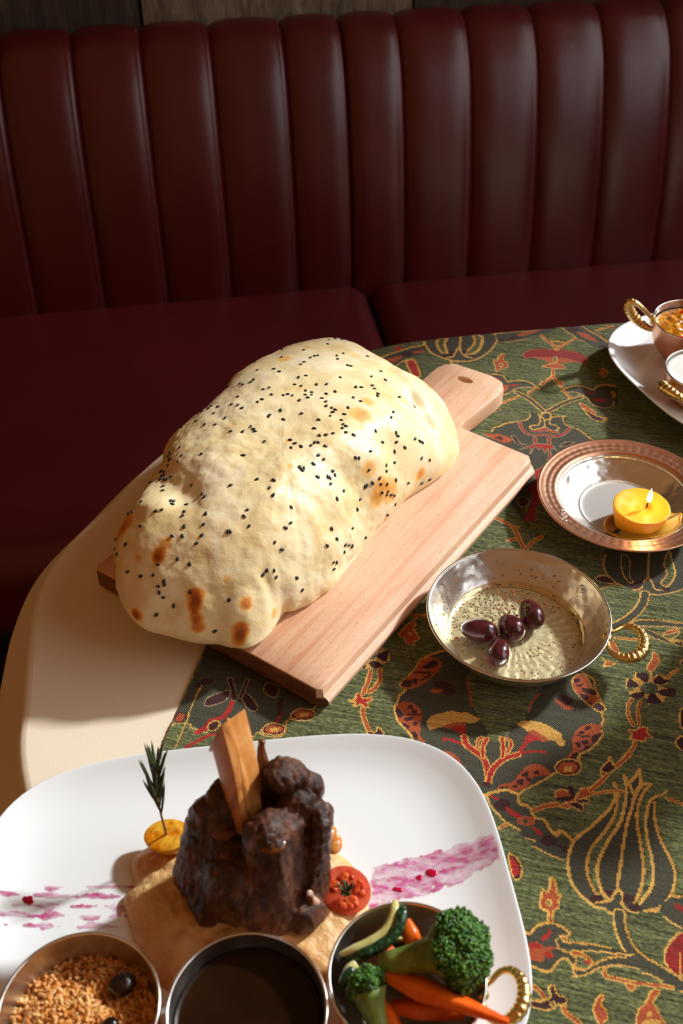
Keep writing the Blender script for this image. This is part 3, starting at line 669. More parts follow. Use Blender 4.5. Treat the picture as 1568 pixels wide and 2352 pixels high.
L21 Y 0 Y -2125,11107 -2014,11233 -1898,11348 -1780,11452 -1631,11551 -1618,11632
L21 Y 0 Y -1863,11019 -1816,11129 -1709,11215
S R 0 Y -2042,11101 -1939,11200 -1825,11251 -1915,11081
S M 0 Y -1856,11269 -1832,11364 -1716,11327 -1797,11245
S R 0 Y -1725,11376 -1612,11440 -1591,11394 -1705,11342
S D 0 Y -1976,11394 -1906,11462 -1881,11403 -1925,11342
S D 23 Y -1770,11139 -1692,11195 -1613,11052 -1554,10872 -1631,10855 -1686,10938
T O 0 Y -809,11977 -629,12098 -469,12162 -276,12287 -106,12435 -90,12249 -259,12103 -475,11948 -733,11810
T O 0 Y 3,12345 97,12468 233,12459 418,12300 591,12103 708,11899 540,11899 374,11995 225,12116 94,12225
L22 Y 0 Y -852,11993 -734,12047 -563,12127 -388,12180 -232,12284
S M 0 Y -649,11908 -577,12004 -477,11974 -607,11905
S R 0 Y -539,12039 -427,12158 -269,12208 -457,12044
S M 0 Y -756,11883 -693,11937 -699,11870
L16 Y 0 Y -655,11841 -421,11961
L21 Y 0 Y 234,12439 334,12340 473,12233 602,12086
L17 Y 0 Y -18,12340 94,12225 170,12163
L16 Y 0 Y 206,12092 288,12082
S R 0 Y 183,12285 318,12257 460,12092 356,12127 251,12182
S M 0 Y 43,12354 166,12382 202,12310 90,12284
S M 0 Y 474,12018 563,12058 566,11981 486,11972
L19 R 11 Y 415,12359 513,12442 613,12506
S R 11 M 594,12481 684,12502 686,12442
S R 11 Y -702,11498 -670,11562 -640,11569 -635,11439 -580,11396 -577,11286 -650,11232 -680,11152 -713,11254 -752,11412 -711,11402
S Y 0 Y -680,11317 -658,11378 -622,11330 -645,11270
S OG 0 Y -666,11320 -654,11351 -637,11327 -648,11297
S D2 11 R -411,11603 -371,11707 -256,11772 -56,11799 124,11812 267,11779 343,11683 320,11575 240,11594 137,11636 -42,11632 -220,11600 -317,11568 -374,11536
S R 0 Y -278,11577 -82,11632 137,11636 219,11608 66,11526 -1,11492 -71,11495 -175,11545
S G 11 Y -55,11610 -25,11664 -7,11565 -26,11496
S R 11 Y -171,11398 -107,11458 -32,11504 69,11481 103,11424 56,11404 -23,11395 -121,11391
L26 R 11 Y -37,11392 -28,11231 -69,11132 -145,11008
L26 R 11 Y -24,11232 31,11102 96,11011
S R 11 Y -150,11060 -96,11108 -109,11034 -134,10993
S R 11 Y 49,11124 107,11119 95,11029 64,11056
L23 R 11 Y -236,12109 -164,11987 -97,11925 -38,11823
L23 R 11 Y 173,12124 100,12009 36,11917 -27,11815
S R 11 Y -104,12001 50,11998 16,11912 -66,11913
S G 0 Y -80,11968 10,11979 -6,11926 -66,11922
T O 0 Y -782,11093 -655,11104 -556,11019 -502,10979 -398,11003 -280,10995 -196,10927 -235,10935 -368,10904 -442,10870 -498,10770 -603,10677 -725,10649
L18 Y 0 Y -783,11101 -675,11108 -593,11082 -533,10989 -440,11037 -344,11051 -242,11004 -175,10914
L17 Y 0 Y -206,10933 -312,10926 -413,10876 -472,10793 -539,10709 -603,10677
S R 0 Y -639,10894 -535,10918 -510,10872 -545,10759 -621,10742
S D 0 Y -687,11043 -625,11021 -617,10952 -655,10943
S D 0 Y -516,10923 -404,10966 -446,10912
L33 Y 0 Y -178,10948 -167,10933
L21 R 11 Y -213,10905 -270,10797
L17 R 11 Y -599,10483 -489,10601 -368,10723
S M 11 Y -685,10339 -637,10408 -544,10421 -593,10360
L41 O 15 Y -404,10792 -250,10690 -133,10566 -49,10469
T O 0 Y 93,10924 162,11027 275,11070 391,11062 478,11047 576,11175 736,11212 752,10804 600,10702 456,10769 352,10915 264,10946
L17 Y 0 Y 93,10924 145,11005 236,11070 341,11086 459,11043 493,11121 595,11179 737,11177
L15 Y 0 Y 112,10928 264,10946 333,10910 403,10858 457,10752 581,10706 672,10752 705,10860
S D2 0 Y 356,11002 482,10979 417,10947
S D2 0 Y 459,10871 609,10889 594,10818 482,10808
S R 11 Y 668,11057 707,11031 692,10942
L42 O 15 Y 327,10858 184,10740 71,10613 -23,10492
L23 R 11 Y 140,10935 206,10830
S R 11 Y 315,10753 413,10692 513,10582 478,10541 381,10601
S M 11 Y 369,10648 516,10534 637,10513 613,10443 483,10461
S Y 0 Y 583,10484 637,10513 612,10459
L20 R 11 Y 518,11375 541,11489 582,11462 568,11350
T O 0 Y -586,9968 -567,10057 -499,10115 -361,10211 -244,10281 -220,10417 -120,10418 -38,10329 42,10412 164,10440 176,10292 265,10249 378,10190 454,10145 546,10022 512,9772 235,9511 94,9249 -6,9077 -97,8730 -12,8437 -248,8766 -190,9071 -324,9229 -626,9751
L17 Y 0 Y -588,9978 -579,10054 -521,10088 -467,10154 -361,10211 -255,10268 -213,10342 -220,10417
L18 Y 0 Y 152,10437 174,10313 252,10256 340,10224 430,10140 520,10057
L20 Y 0 Y -120,10418 -92,10316 -102,10217 -161,10193 -195,10164 -154,10120 -72,10160 -32,10201
L20 Y 0 Y 176,10443 43,10401 13,10319 30,10258 93,10251 122,10194 65,10139 1,10167 -32,10201
L17 Y 0 Y -43,10317 -31,10191
S O 20 Y -88,10404 -39,10481 22,10429 10,10350 -51,10336
L25 D 11 Z -312,10212 -275,10103 -206,10024 -168,10012
L25 D 11 Z -151,10089 -67,10109 -28,10156 30,10120 115,10130
L25 D 11 Z -119,10017 11,10053 110,10045 189,10115 242,10222
L29 D 11 Z -121,9971 -98,9853
L29 D 11 Z 35,9996 44,9885
S D 11 Z -260,9724 -149,9820 -81,9867 63,9879 143,9786 193,9758 68,9820 92,9675 79,9553 12,9382 -20,9223 -68,9364 24,9502 57,9667 34,9802 17,9717 -27,9808 -59,9760 -100,9811 -145,9660 -144,9771
S D2 0 Y -102,9110 3,9228 30,8938 2,8752 17,8598 -34,8551 -92,8573 -64,8737 -37,8923
S M 11 Z -187,8834 -152,8933 -67,8880 -112,8762
S R 0 Y -672,9916 -478,9940 -362,9884 -413,9800 -539,9833
S M 0 Y -556,9870 -487,9907 -456,9852
S M 11 Z -376,9953 -318,9925 -259,9836 -198,9829 -281,9810 -335,9859
S M 11 Z 160,9871 224,9968 319,9990 253,9913
S R 0 Y 300,9924 392,9986 383,9933
L27 R 11 Y -414,8542 -332,8517 -188,8430 -104,8264 -48,8144
L22 R 11 Y 105,8362 27,8261 -27,8149
L22 R 11 Y -209,8223 -148,8270
L18 R 11 Y -212,8442 -134,8442'''
RA = radians(-13.0); E1 = np.array([.9744, -.2250]); E2 = np.array([.2250, .9744])
PAL = dict(G=(106, 112, 66), O=(70, 68, 50), Y=(218, 166, 76), R=(178, 82, 40), D=(176, 34, 24), M=(62, 24, 24), Z=(150, 128, 92))
PAL.update(D2=(146, 30, 24), OG=(92, 100, 72), GD=(66, 74, 44))
KEYS = list(PAL); KID = {k: i for i, k in enumerate(KEYS)}
CU, CVv = .00105, .0012
u0, u1, v0, v1 = -.268, .60, .265, 1.245
NU = int((u1 - u0) / CU); NV = int((v1 + .10 - v0) / CVv)
cu = u0 + (np.arange(NU) + .5) * CU; cvv = v0 + (np.arange(NV) + .5) * CVv
CLS = np.full((NU, NV), KID['G'], np.int16)
GU, GV = np.meshgrid(cu, cvv, indexing='ij')
jit = .0006
def paint(mask_fn, pts, pad, k):
    p = np.array(pts); a0, b0 = p.min(0) - pad; a1, b1 = p.max(0) + pad
    i0, i1 = max(0, int((a0 - u0) / CU)), min(NU, int((a1 - u0) / CU) + 2); j0, j1 = max(0, int((b0 - v0) / CVv)), min(NV, int((b1 - v0) / CVv) + 2)
    if i1 <= i0 or j1 <= j0: return
    m = mask_fn(GU[i0:i1, j0:j1], GV[i0:i1, j0:j1]); CLS[i0:i1, j0:j1][m] = KID[k]
def op(typ, k, ol, okk, pts):
    if typ[0] == 'L':
        q = [tuple(p) for p in catmull(pts, 5)]; wd = int(typ[1:]) * 1e-4
        if ol: paint(lambda X, Y: segdist(X, Y, q) < wd / 2 + ol * 1e-4, q, wd + ol * 2e-4, okk)
        paint(lambda X, Y: segdist(X, Y, q) < wd / 2, q, wd, k)
    else:
        q = [tuple(p) for p in catmull(pts, 5, True)] if typ[0] == 'S' else pts
        paint(lambda X, Y: inpoly(X, Y, q), q, .002, k)
        if ol: paint(lambda X, Y: segdist(X, Y, q + q[:1]) < ol * .6e-4, q, .004, okk)
OPSL = []
for ln in WEAVE.strip().split('\n'):
    f = ln.split(); pts = [tuple(int(c) * 1e-4 for c in p.split(',')) for p in f[4:]]
    OPSL.append((f[0], f[1], int(f[2]), f[3], pts))
# the pattern repeats across the cloth: the next repeat lies beyond the picture's right edge
for (t, k, ol, okk, pts) in OPSL:
    mp = [(p[0] + .43, p[1]) for p in pts]
    if min(p[0] for p in mp) > .19: op(t, k, ol, okk, mp)
for o_ in OPSL: op(*o_)
colr = np.array([srgb(*PAL[k])[:3] for k in KEYS]); COLC = colr[CLS]
yr = rng.normal(1, .10, (1, NV, 1)); cellr = rng.normal(1, .07, (NU, NV, 1)); COLC = np.clip(COLC * yr * cellr, .002, 1)
isG = ((CLS == KID['G']) | (CLS == KID['GD']) | (CLS == KID['OG'])).astype(np.float32)
vu = u0 + np.arange(NU + 1) * CU; vv = v0 + np.arange(NV + 1) * CVv
VU, VV = np.meshgrid(vu, vv, indexing='ij')
hg = np.zeros((NU + 1, NV + 1), np.float32); cnt = np.zeros_like(hg)
for a in (0, 1):
    for b in (0, 1): hg[a:NU + a, b:NV + b] += isG; cnt[a:NU + a, b:NV + b] += 1
hg /= cnt
rowp = rng.normal(0, 1, NV + 1); rw = np.convolve(rowp, [.25, .5, .25], 'same')
H = hg * (.0007 + .0003 * rw[None, :]) + .00012 * rng.normal(size=hg.shape)
WX = VU * E1[0] + VV * E2[0]; WY = VU * E1[1] + VV * E2[1]
# distance past the table edge, for the drop over the far side
dist = np.full(WX.shape, -1.0); near = np.zeros(WX.shape + (2,)); cand = (WY > .98) | (WX < -.2)
fx, fy = WX[cand], WY[cand]
best = np.full(fx.shape, 1e9); bi_ = np.zeros(fx.shape, int)
for k in range(len(EDGE)):
    d2 = (fx - EDGE[k, 0]) ** 2 + (fy - EDGE[k, 1]) ** 2; mk = d2 < best; best[mk] = d2[mk]; bi_[mk] = k
sgn = (fx - EDGE[bi_, 0]) * EN[bi_, 0] + (fy - EDGE[bi_, 1]) * EN[bi_, 1]
dist[cand] = sgn + .010
nrm = np.zeros(WX.shape + (2,)); nrm[cand] = EN[bi_]
RR = .0125
ang = np.clip(dist / RR, 0, pi / 2); past = np.clip(dist - RR * pi / 2, 0, 1)
back = np.where(dist > 0, dist - RR * np.sin(ang), 0); drop = np.where(dist > 0, RR * (1 - np.cos(ang)) + past, 0)
hz = np.where(dist > 0, H * np.cos(ang), H)
PX = WX - nrm[..., 0] * (back - past * .06) ; PY = WY - nrm[..., 1] * (back - past * .06); PZ = TZ + .0016 + hz - drop
RO = np.array([.15, .70])
dx, dy = PX - RO[0], PY - RO[1]
LX = dx * E1[0] + dy * E1[1]; LY = dx * E2[0] + dy * E2[1]
rm = bpy.data.meshes.new('table_runner')
co_ = np.stack([LX, LY, PZ - TZ], -1).reshape(-1, 3).astype(np.float32)
keep = (dist[:-1, :-1] < .09)
ii, jj = np.nonzero(keep); b_ = ii * (NV + 1) + jj
quads = np.stack([b_, b_ + NV + 1, b_ + NV + 2, b_ + 1], 1)
rm.vertices.add(len(co_)); rm.vertices.foreach_set('co', co_.ravel())
rm.loops.add(quads.size); rm.loops.foreach_set('vertex_index', quads.ravel().astype(np.int32))
rm.polygons.add(len(quads)); rm.polygons.foreach_set('loop_start', np.arange(0, quads.size, 4, dtype=np.int32))
at = rm.color_attributes.new('yarn', 'BYTE_COLOR', 'CORNER')
rgba = np.concatenate([COLC[ii, jj], isG[ii, jj][:, None]], 1); rgba = np.repeat(rgba, 4, 0).astype(np.float32)
at.data.foreach_set('color', rgba.ravel())
rm.polygons.foreach_set('use_smooth', np.ones(len(quads), bool)); rm.update(); rm.validate()
weave = Mat('woven_yarn', srgb(90, 100, 60), .8, spec=.25, Sheen_Weight=.12)
ca = weave.n('VertexColor', layer_name='yarn')
streak = weave.ramp(weave.noise(26, 5, .7, .2, vs=(1, 13, 1)), [(.30, (.16,) * 3), (.47, (.78,) * 3), (.70, (1.5,) * 3)])
pile = weave.ramp(weave.noise(400, 2, .6, .3, vs=(.6, 1.3, 1)), [(.32, (.40,) * 3), (.68, (1.42,) * 3)])
gcol = weave.mix(1.0, weave.mix(1.0, ca.outputs[0], streak, 'MULTIPLY'), pile, 'MULTIPLY')
th_ = weave.n('TexWave', wave_type='BANDS', bands_direction='DIAGONAL'); weave.l(weave.coord((1, 1, .01)), th_.inputs['Vector']); th_.inputs['Scale'].default_value = 260; th_.inputs['Distortion'].default_value = 1
dots = weave.n('TexVoronoi', feature='F1'); weave.l(weave.coord((1, 1, .01), (0, 0, .6)), dots.inputs['Vector']); dots.inputs['Scale'].default_value = 640; dots.inputs['Randomness'].default_value = .15
fcol = weave.mix(1.0, ca.outputs[0], weave.ramp(dots.outputs['Distance'], [(.12, (1.5,) * 3), (.5, (.66,) * 3)]), 'MULTIPLY')
weave.base(weave.mix(ca.outputs[1], fcol, gcol))
hmix = weave.mix(ca.outputs[1], weave.ramp(dots.outputs['Distance'], [(.1, (.75,) * 3), (.5, (.45,) * 3)]), weave.mix(.6, pile, streak))
weave.bump(hmix, .85, .0016)
run = obj('table_runner', rm, weave, loc=(RO[0], RO[1], TZ), rot=(0, 0, math.atan2(E1[1], E1[0])))
tag(run, 'green chenille table runner woven with tulips, carnations and gold outlines', 'table runner')
CZ = TZ + .0030          # top of the runner

# ------------------------------------------------------------------ cutting board
BU = np.array([.571, .821]); BL = np.array([-.829, .56]); BF = np.array([-.018, .595])
bz = .7753; bth = bz - CZ - .0004
out = [(0, .004), (.004, 0), (.376, 0), (.383, .006), (.3855, .088), (.388, .0905), (.40, .0905), (.46, .0845), (.476, .086), (.487, .094), (.4915, .110), (.4895, .156), (.482, .166), (.47, .1705), (.455, .1712), (.40, .1695), (.388, .1695), (.3855, .172), (.384, .255), (.380, .259), (.004, .259), (0, .255)]
dense = []
for k in range(len(out)):
    a = np.array(out[k]); b = np.array(out[(k + 1) % len(out)]); d = np.linalg.norm(b - a); n = max(1, int(d / .012))
    for i in range(n): dense.append(a + (b - a) * i / n)
dense = np.array(dense); bc_ = np.array([.19, .13])
def bins(P, d):
    t = np.roll(P, -1, 0) - np.roll(P, 1, 0); t /= np.linalg.norm(t, axis=1)[:, None] + 1e-12
    return P + np.stack([-t[:, 1], t[:, 0]], 1) * d
hole = np.array([(.466 + .0050 * cos(a), .1305 + .0098 * sin(a)) for a in np.linspace(0, 2 * pi, 28, endpoint=False)])
def layer(z, inset, right):
    P = bins(dense, inset)
    f = ((dense[:, 1] < .01) & (dense[:, 0] > .0) & (dense[:, 0] < .384)).astype(float); P[:, 1] -= right * f
    return np.c_[P, np.full(len(P), z)]
ls = [layer(bth, .0016, 0), layer(bth - .0008, .0005, 0), layer(bth - .002, 0, 0), layer(bth * .58, 0, .0008), layer(bth * .52, 0, .0036), layer(bth * .42, 0, .0062), layer(bth * .22, 0, .0062), layer(bth * .08, 0, .004), layer(0, .002, .001)]
nb = len(dense); V = [tuple(p) for L in ls for p in L]; Fc = []
for j in range(len(ls) - 1):
    for k in range(nb): k2 = (k + 1) % nb; Fc.append((j * nb + k, (j + 1) * nb + k, (j + 1) * nb + k2, j * nb + k2))
bm = bmesh.new(); vs = [bm.verts.new(v) for v in V]
for f in Fc: bm.faces.new([vs[i] for i in f])
ht = [bm.verts.new((x, y, bth)) for x, y in hole]; hb = [bm.verts.new((x, y, 0)) for x, y in hole]; nh = len(hole)
for k in range(nh): bm.faces.new([ht[k], ht[(k + 1) % nh], hb[(k + 1) % nh], hb[k]])
for loop, hl in ((vs[:nb], ht), (vs[-nb:], hb)):
    es = [bm.edges.get((loop[k], loop[(k + 1) % nb])) for k in range(nb)] + [bm.edges.get((hl[k], hl[(k + 1) % nh])) for k in range(nh)]
    bmesh.ops.triangle_fill(bm, use_beauty=True, use_dissolve=False, edges=es)
bmesh.ops.recalc_face_normals(bm, faces=bm.faces)
bmm = bmesh_me('cutting_board', bm); autosmooth(bmm, 40)
bo = obj('cutting_board', bmm, [beech, beech_end_shaded], loc=(BF[0], BF[1], CZ + .0004), rot=(0, 0, math.atan2(BU[1], BU[0])))
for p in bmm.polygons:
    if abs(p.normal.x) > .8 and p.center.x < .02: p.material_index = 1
tag(bo, 'pale beech cutting board with a drilled handle under the flatbread', 'cutting board')

# ------------------------------------------------------------------ puffed flatbread
BREAD_C=(-0.05300,0.78499)
BREAD_R=[0.267, 0.2583, 0.2448, 0.2294, 0.2128, 0.1834, 0.1347, 0.1146, 0.1049, 0.0959, 0.0887, 0.0832, 0.0795, 0.0773, 0.0757, 0.0747, 0.0742, 0.0744, 0.0747, 0.0756, 0.077, 0.079, 0.0819, 0.0849, 0.0876, 0.0911, 0.0956, 0.0993, 0.1041, 0.1087, 0.1374, 0.1547, 0.1594, 0.1602, 0.166, 0.1698, 0.1737, 0.1802, 0.1809, 0.1783, 0.1737, 0.167, 0.1617, 0.1566, 0.1403, 0.1332, 0.1298, 0.1299, 0.1287, 0.1211, 0.1173, 0.1219, 0.1283, 0.1368, 0.1411, 0.1425, 0.1403, 0.1388, 0.1398, 0.1423, 0.1503, 0.17, 0.1967, 0.214, 0.2377, 0.2687, 0.2915, 0.3063, 0.2988, 0.2748, 0.2633, 0.2605]
CREASE=[(0.0287, 0.0487, 0.041, 0.0696, 0.0125, -0.0085), (0.0956, 0.0727, 0.0953, 0.0549, 0.014, -0.005), (0.2181, -0.0251, 0.186, 0.021, 0.011, -0.007), (0.186, 0.021, 0.1758, 0.0482, 0.011, -0.0085), (0.1758, 0.0482, 0.1732, 0.0672, 0.011, -0.0075), (-0.1686, 0.0016, -0.1647, 0.0059, 0.006, -0.005), (-0.1528, 0.04, -0.1462, 0.0396, 0.006, -0.005), (-0.1029, 0.0645, -0.1007, 0.0558, 0.006, -0.009), (-0.1199, 0.0623, -0.1147, 0.0557, 0.005, -0.003), (-0.0634, -0.0927, -0.0839, -0.042, 0.02, -0.01), (0.0192, -0.0181, -0.0424, -0.0112, 0.03, -0.004), (-0.0347, 0.0765, -0.0518, 0.0609, 0.005, -0.0025), (-0.0657, 0.0718, -0.0786, 0.0564, 0.005, -0.003), (-0.0832, 0.0656, -0.0876, 0.0582, 0.004, -0.003), (-0.0047, 0.0755, -0.0244, 0.0626, 0.006, -0.002), (0.0615, 0.0657, 0.0442, 0.067, 0.014, 0.006), (-0.1061, -0.0751, -0.1085, -0.0565, 0.015, 0.004), (-0.1513, 0.0229, -0.1614, 0.0229, 0.008, 0.003), (-0.1303, 0.0481, -0.1407, 0.0534, 0.008, 0.003)]
SPOTS=[(-0.1742, 0.651, 0.8084, 0.0057, 1.0), (-0.1224, 0.6497, 0.8319, 0.0063, 0.8), (-0.1233, 0.6449, 0.825, 0.0057, 0.95), (-0.1224, 0.6403, 0.8164, 0.005, 0.85), (-0.1208, 0.6371, 0.8077, 0.0057, 0.8), (-0.0844, 0.6377, 0.8034, 0.0069, 0.95), (-0.0867, 0.6335, 0.7955, 0.0057, 0.8), (-0.0805, 0.6503, 0.8217, 0.0057, 0.75), (-0.1539, 0.681, 0.8508, 0.0063, 0.85), (-0.1549, 0.6763, 0.8478, 0.005, 0.5), (-0.1481, 0.6886, 0.8563, 0.0063, 0.5), (-0.172, 0.6836, 0.8441, 0.0044, 0.4), (0.036, 0.7965, 0.8291, 0.0113, 0.45), (0.0256, 0.7986, 0.8492, 0.0088, 0.36), (0.0471, 0.8059, 0.8156, 0.0139, 0.4), (0.032, 0.7879, 0.8171, 0.0088, 0.3), (0.0169, 0.8499, 0.8723, 0.0126, 0.4), (0.0247, 0.8755, 0.8694, 0.0076, 0.3), (0.0775, 0.8489, 0.8014, 0.0076, 0.5), (-0.1693, 0.8474, 0.837, 0.0101, 0.55), (-0.1681, 0.8186, 0.8435, 0.0088, 0.55), (-0.1862, 0.724, 0.8487, 0.0101, 0.42), (-0.1914, 0.7202, 0.8421, 0.0088, 0.35), (-0.0581, 0.9623, 0.8635, 0.0088, 0.3), (-0.0364, 0.9987, 0.8537, 0.0063, 0.35), (0.094, 0.9899, 0.8104, 0.0063, 0.55), (-0.0452, 0.7651, 0.8786, 0.0038, 0.35), (-0.0484, 0.8015, 0.8794, 0.0038, 0.35), (0.0153, 0.9821, 0.8533, 0.0101, 0.22), (-0.0958, 0.6614, 0.8402, 0.0044, 0.35), (0.061, 0.9046, 0.8516, 0.0101, 0.2), (-0.0582, 0.6616, 0.7973, 0.005, 0.5)]
SEEDS='5838,745 5847,669 5856,785 5882,794 5637,723 5751,575 5637,548 5803,476 5821,494 5838,498 5934,516 5952,485 5952,557 6056,619 5777,436 5760,418 5489,700 5480,521 5585,449 5620,400 6030,454 6048,458 6187,539 6196,458 6266,490 5768,333 5821,337 6056,360 5751,292 5812,279 5934,288 6013,292 5864,256 5925,252 6266,413 17,404 70,400 87,391 6213,342 6240,360 6065,256 6117,279 5402,445 5428,449 5341,485 5332,516 5271,646 5472,337 5524,324 5533,274 5655,243 5699,243 5751,230 5882,230 5943,234 5925,212 5847,198 6065,225 6135,216 0,301 79,310 79,256 131,234 140,494 183,575 5236,422 5419,274 5358,274 5114,400 5149,355 5157,319 5035,498 4948,485 5035,588 4983,566 4948,619 6178,203 6240,212 9,216 17,203 44,189 5620,167 5437,176 5411,171 5664,131 5952,144 6266,149 70,122 201,216 279,221 340,221 323,234 419,243 393,189 323,135 375,162 262,436 305,427 419,472 436,490 419,369 471,283 4922,373 4765,395 4747,467 4808,584 4756,714 5000,203 5000,185 4974,171 4800,221 4704,279 4878,104 6039,46 113,46 480,73 314,32 541,118 463,127 497,144 646,194 942,216 986,261 1292,243 497,427 471,498 524,521 489,566 428,593 428,628 428,651 654,422 768,386 759,404 489,714 463,785 593,570 4390,557 4390,655 4372,642 4337,646 4232,494 4154,494 4267,602 4267,588 4198,588 4154,364 4006,162 4189,655 4145,602 4084,579 4093,597 4040,588 4023,561 4006,543 4006,512 4093,709 3918,552 3840,539 3752,646 3726,373 3316,234 3046,167 2697,180 2731,221 2644,265 1798,189 1815,203 1693,216 1798,216 1082,351 1126,377 1545,324 1326,369 1309,382 1388,413 812,516 672,557 707,593 812,611 881,597 942,575 925,579 829,651 777,678 681,678 1073,606 855,705 794,727 812,745 768,763 742,781 602,776 506,920 480,947 733,862 820,915 1187,655 1248,494 1492,507 3499,333 3430,333 3622,472 3613,458 3578,467 3517,409 3569,557 3552,525 3430,436 3395,454 3238,386 3185,431 3299,481 3255,516 3142,476 3142,516 3316,543 3744,745 3726,709 3552,646 3691,897 3543,772 3639,920 3560,866 2906,324 2906,355 2827,400 2382,364 2417,436 2478,449 2976,431 2958,427 2583,498 2522,543 1824,611 1990,669 1806,678 1431,732 1658,772 1580,808 1702,812 1510,848 1187,897 3194,615 3272,682 3115,615 3412,830 3325,785 3264,736 3194,732 3185,749 3211,772 3194,799 3168,817 3107,826 3176,929 3046,745 2836,754 2889,929 2635,606 2662,615 2583,628 2566,669 2400,718 2356,817 1929,803 1876,830 1937,853'
BREAD_R = np.array(BREAD_R)
PU = np.array([.569, .823]); PV = np.array([.832, -.555])
def per(ts, Rk):
    n = len(Rk); x = (ts / (2 * np.pi) * n) % n; i = np.floor(x).astype(int); f = x - i
    p0, p1, p2, p3 = Rk[(i - 1) % n], Rk[i % n], Rk[(i + 1) % n], Rk[(i + 2) % n]
    return .5 * ((2 * p1) + (p2 - p0) * f + (2 * p0 - 5 * p1 + 4 * p2 - p3) * f * f + (3 * p1 - p0 - 3 * p2 + p3) * f ** 3)
def bread(th, t):
    """puffed loaf: th = plan angle from the board's long axis, t = 0 at the crown .. 1 at the rim .. 2 under the middle"""
    RS = sum(np.roll(BREAD_R, k) * np.exp(-(k / 5.0) ** 2) for k in range(-12, 13)) / sum(np.exp(-(k / 5.0) ** 2) for k in range(-12, 13))
    r0 = per(th, RS); R = r0 + (per(th, BREAD_R) - r0) * np.clip(t, 0, 1) ** 4     # the notches of the rim fade out towards the crown
    s, c = np.sin(th), np.cos(th); right = np.clip(.5 + .8 * (s + .15 * c), 0, 1); ze = .036 * (1 - right) + .004; Hh = .108
    a = np.clip(t, 0, 1) * np.pi / 2; zt = ze + (Hh - ze) * np.cos(a) ** (.75 + .45 * right)
    b = np.clip(t - 1, 0, 1); zb = ze * (1 - np.sin(np.clip(b * 2.2, 0, 1) * np.pi / 2))
    rho = np.where(t <= 1, np.sin(a), np.cos(b * np.pi / 2)); z = np.where(t <= 1, zt, zb); u, v = rho * R * c, rho * R * s
    dz = 0
    for (ua, va, ub, vb_, wd, am) in CREASE:
        dx, dy = ub - ua, vb_ - va; k = np.clip(((u - ua) * dx + (v - va) * dy) / (dx * dx + dy * dy + 1e-9), 0, 1)
        dz = dz + am * np.exp(-((u - ua - k * dx) ** 2 + (v - va - k * dy) ** 2) / (wd * wd))
    wr = np.clip((t - .72) / .25, 0, 1) * np.clip((1.02 - t) / .08, 0, 1) * right
    dz = dz + .0014 * wr * np.sin(th * 61 + 2.2 * np.sin(th * 17)) * np.sin(th * 23 + 1)
    z = z + dz * np.where(t <= 1, np.cos(a) ** .4, 0)
    return np.stack([BREAD_C[0] + u * PU[0] + v * PV[0], BREAD_C[1] + u * PU[1] + v * PV[1], .775 + np.maximum(z, .0005)], -1)

nth, nt = 360, 150
TH, TT = np.meshgrid(np.linspace(0, 2 * pi, nth, endpoint=False), np.r_[np.linspace(.004, 1, 110), np.linspace(1.012, 1.97, 40)], indexing='ij')
X = bread(TH, TT)
ORG = np.array([BREAD_C[0], BREAD_C[1], .7753])
V, Fc = gridmesh('bread', X, True); V = np.array(V); nV = len(V)
Fc += [tuple(i * nt for i in range(nth)), tuple(i * nt + nt - 1 for i in range(nth))[::-1]]
# small crust relief and toasted patches (the crust's own colour)
toast = np.zeros(nV); rel = np.zeros(nV)
for i in range(nV):
    p = Vector(V[i]); nn = noise.fractal(p * 55, 1.0, 2.0, 4); n2 = noise.fractal(p * 16 + Vector((5, 1, 2)), 1.0, 2.0, 3)
    rel[i] = .0013 * nn + .0024 * n2
    t = 0
    for (x, y, z, r, s) in SPOTS:
        d2 = (p.x - x) ** 2 + (p.y - y) ** 2 + (p.z - z) ** 2
        if d2 < 9 * r * r: t += s * math.exp(-(d2 / (r * r)) ** 1.7 * max(.3, 1 + .6 * nn + .5 * n2))
    toast[i] = min(1, t * (1 + .25 * noise.noise(p * 130)) + max(0, .10 * n2))
cx_ = V - np.array([BREAD_C[0], BREAD_C[1], .80]); cx_ /= np.linalg.norm(cx_, axis=1)[:, None]
top = (TT.reshape(-1) < 1.02)
V = V + cx_ * (rel * np.where(top, 1, .3))[:, None]; V[:, 2] = np.maximum(V[:, 2], .7757)
bmsh = me('flatbread', V - ORG, Fc)
ta = bmsh.attributes.new('toast', 'FLOAT', 'POINT'); ta.data.foreach_set('value', toast.astype(np.float32))
crust = Mat('baked_crust', srgb(238, 222, 184), .38, spec=.4, Subsurface_Weight=.12, Subsurface_Scale=.006)
tn = crust.n('Attribute', attribute_name='toast')
pale = crust.ramp(crust.noise(26, 5, .6, .5), [(.3, srgb(224, 196, 134)), (.5, srgb(235, 215, 166)), (.7, srgb(242, 228, 192))])
tcol = crust.ramp(tn.outputs['Fac'], [(0, srgb(244, 230, 198)), (.25, srgb(238, 196, 122)), (.5, srgb(222, 148, 60)), (.8, srgb(194, 108, 36)), (1, srgb(150, 76, 24))])
crust.base(crust.mix(crust.ramp(tn.outputs['Fac'], [(.04, (0, 0, 0)), (.22, (1, 1, 1))]), pale, tcol))
crust.rough(crust.ramp(crust.noise(90, 3), [(.3, (.32,) * 3), (.7, (.6,) * 3)])); crust.bump(crust.noise(170, 6, .65), .28, .0014); crust.bump(crust.noise(45, 4, .6, .6), .22, .004)
br = obj('flatbread', bmsh, crust, loc=ORG)
tag(br, 'large puffed golden flatbread with black sesame seeds on the beech board', 'bread')
bm = bmesh.new(); ico(bm, (0, 0, 0), 1, 2, (.00212, .00128, .00085))
for v in bm.verts: v.co.y *= 1 - .35 * v.co.x / .00212
sm = bmesh_me('sesame_seed', bm); sm.materials.append(seed_m.m)
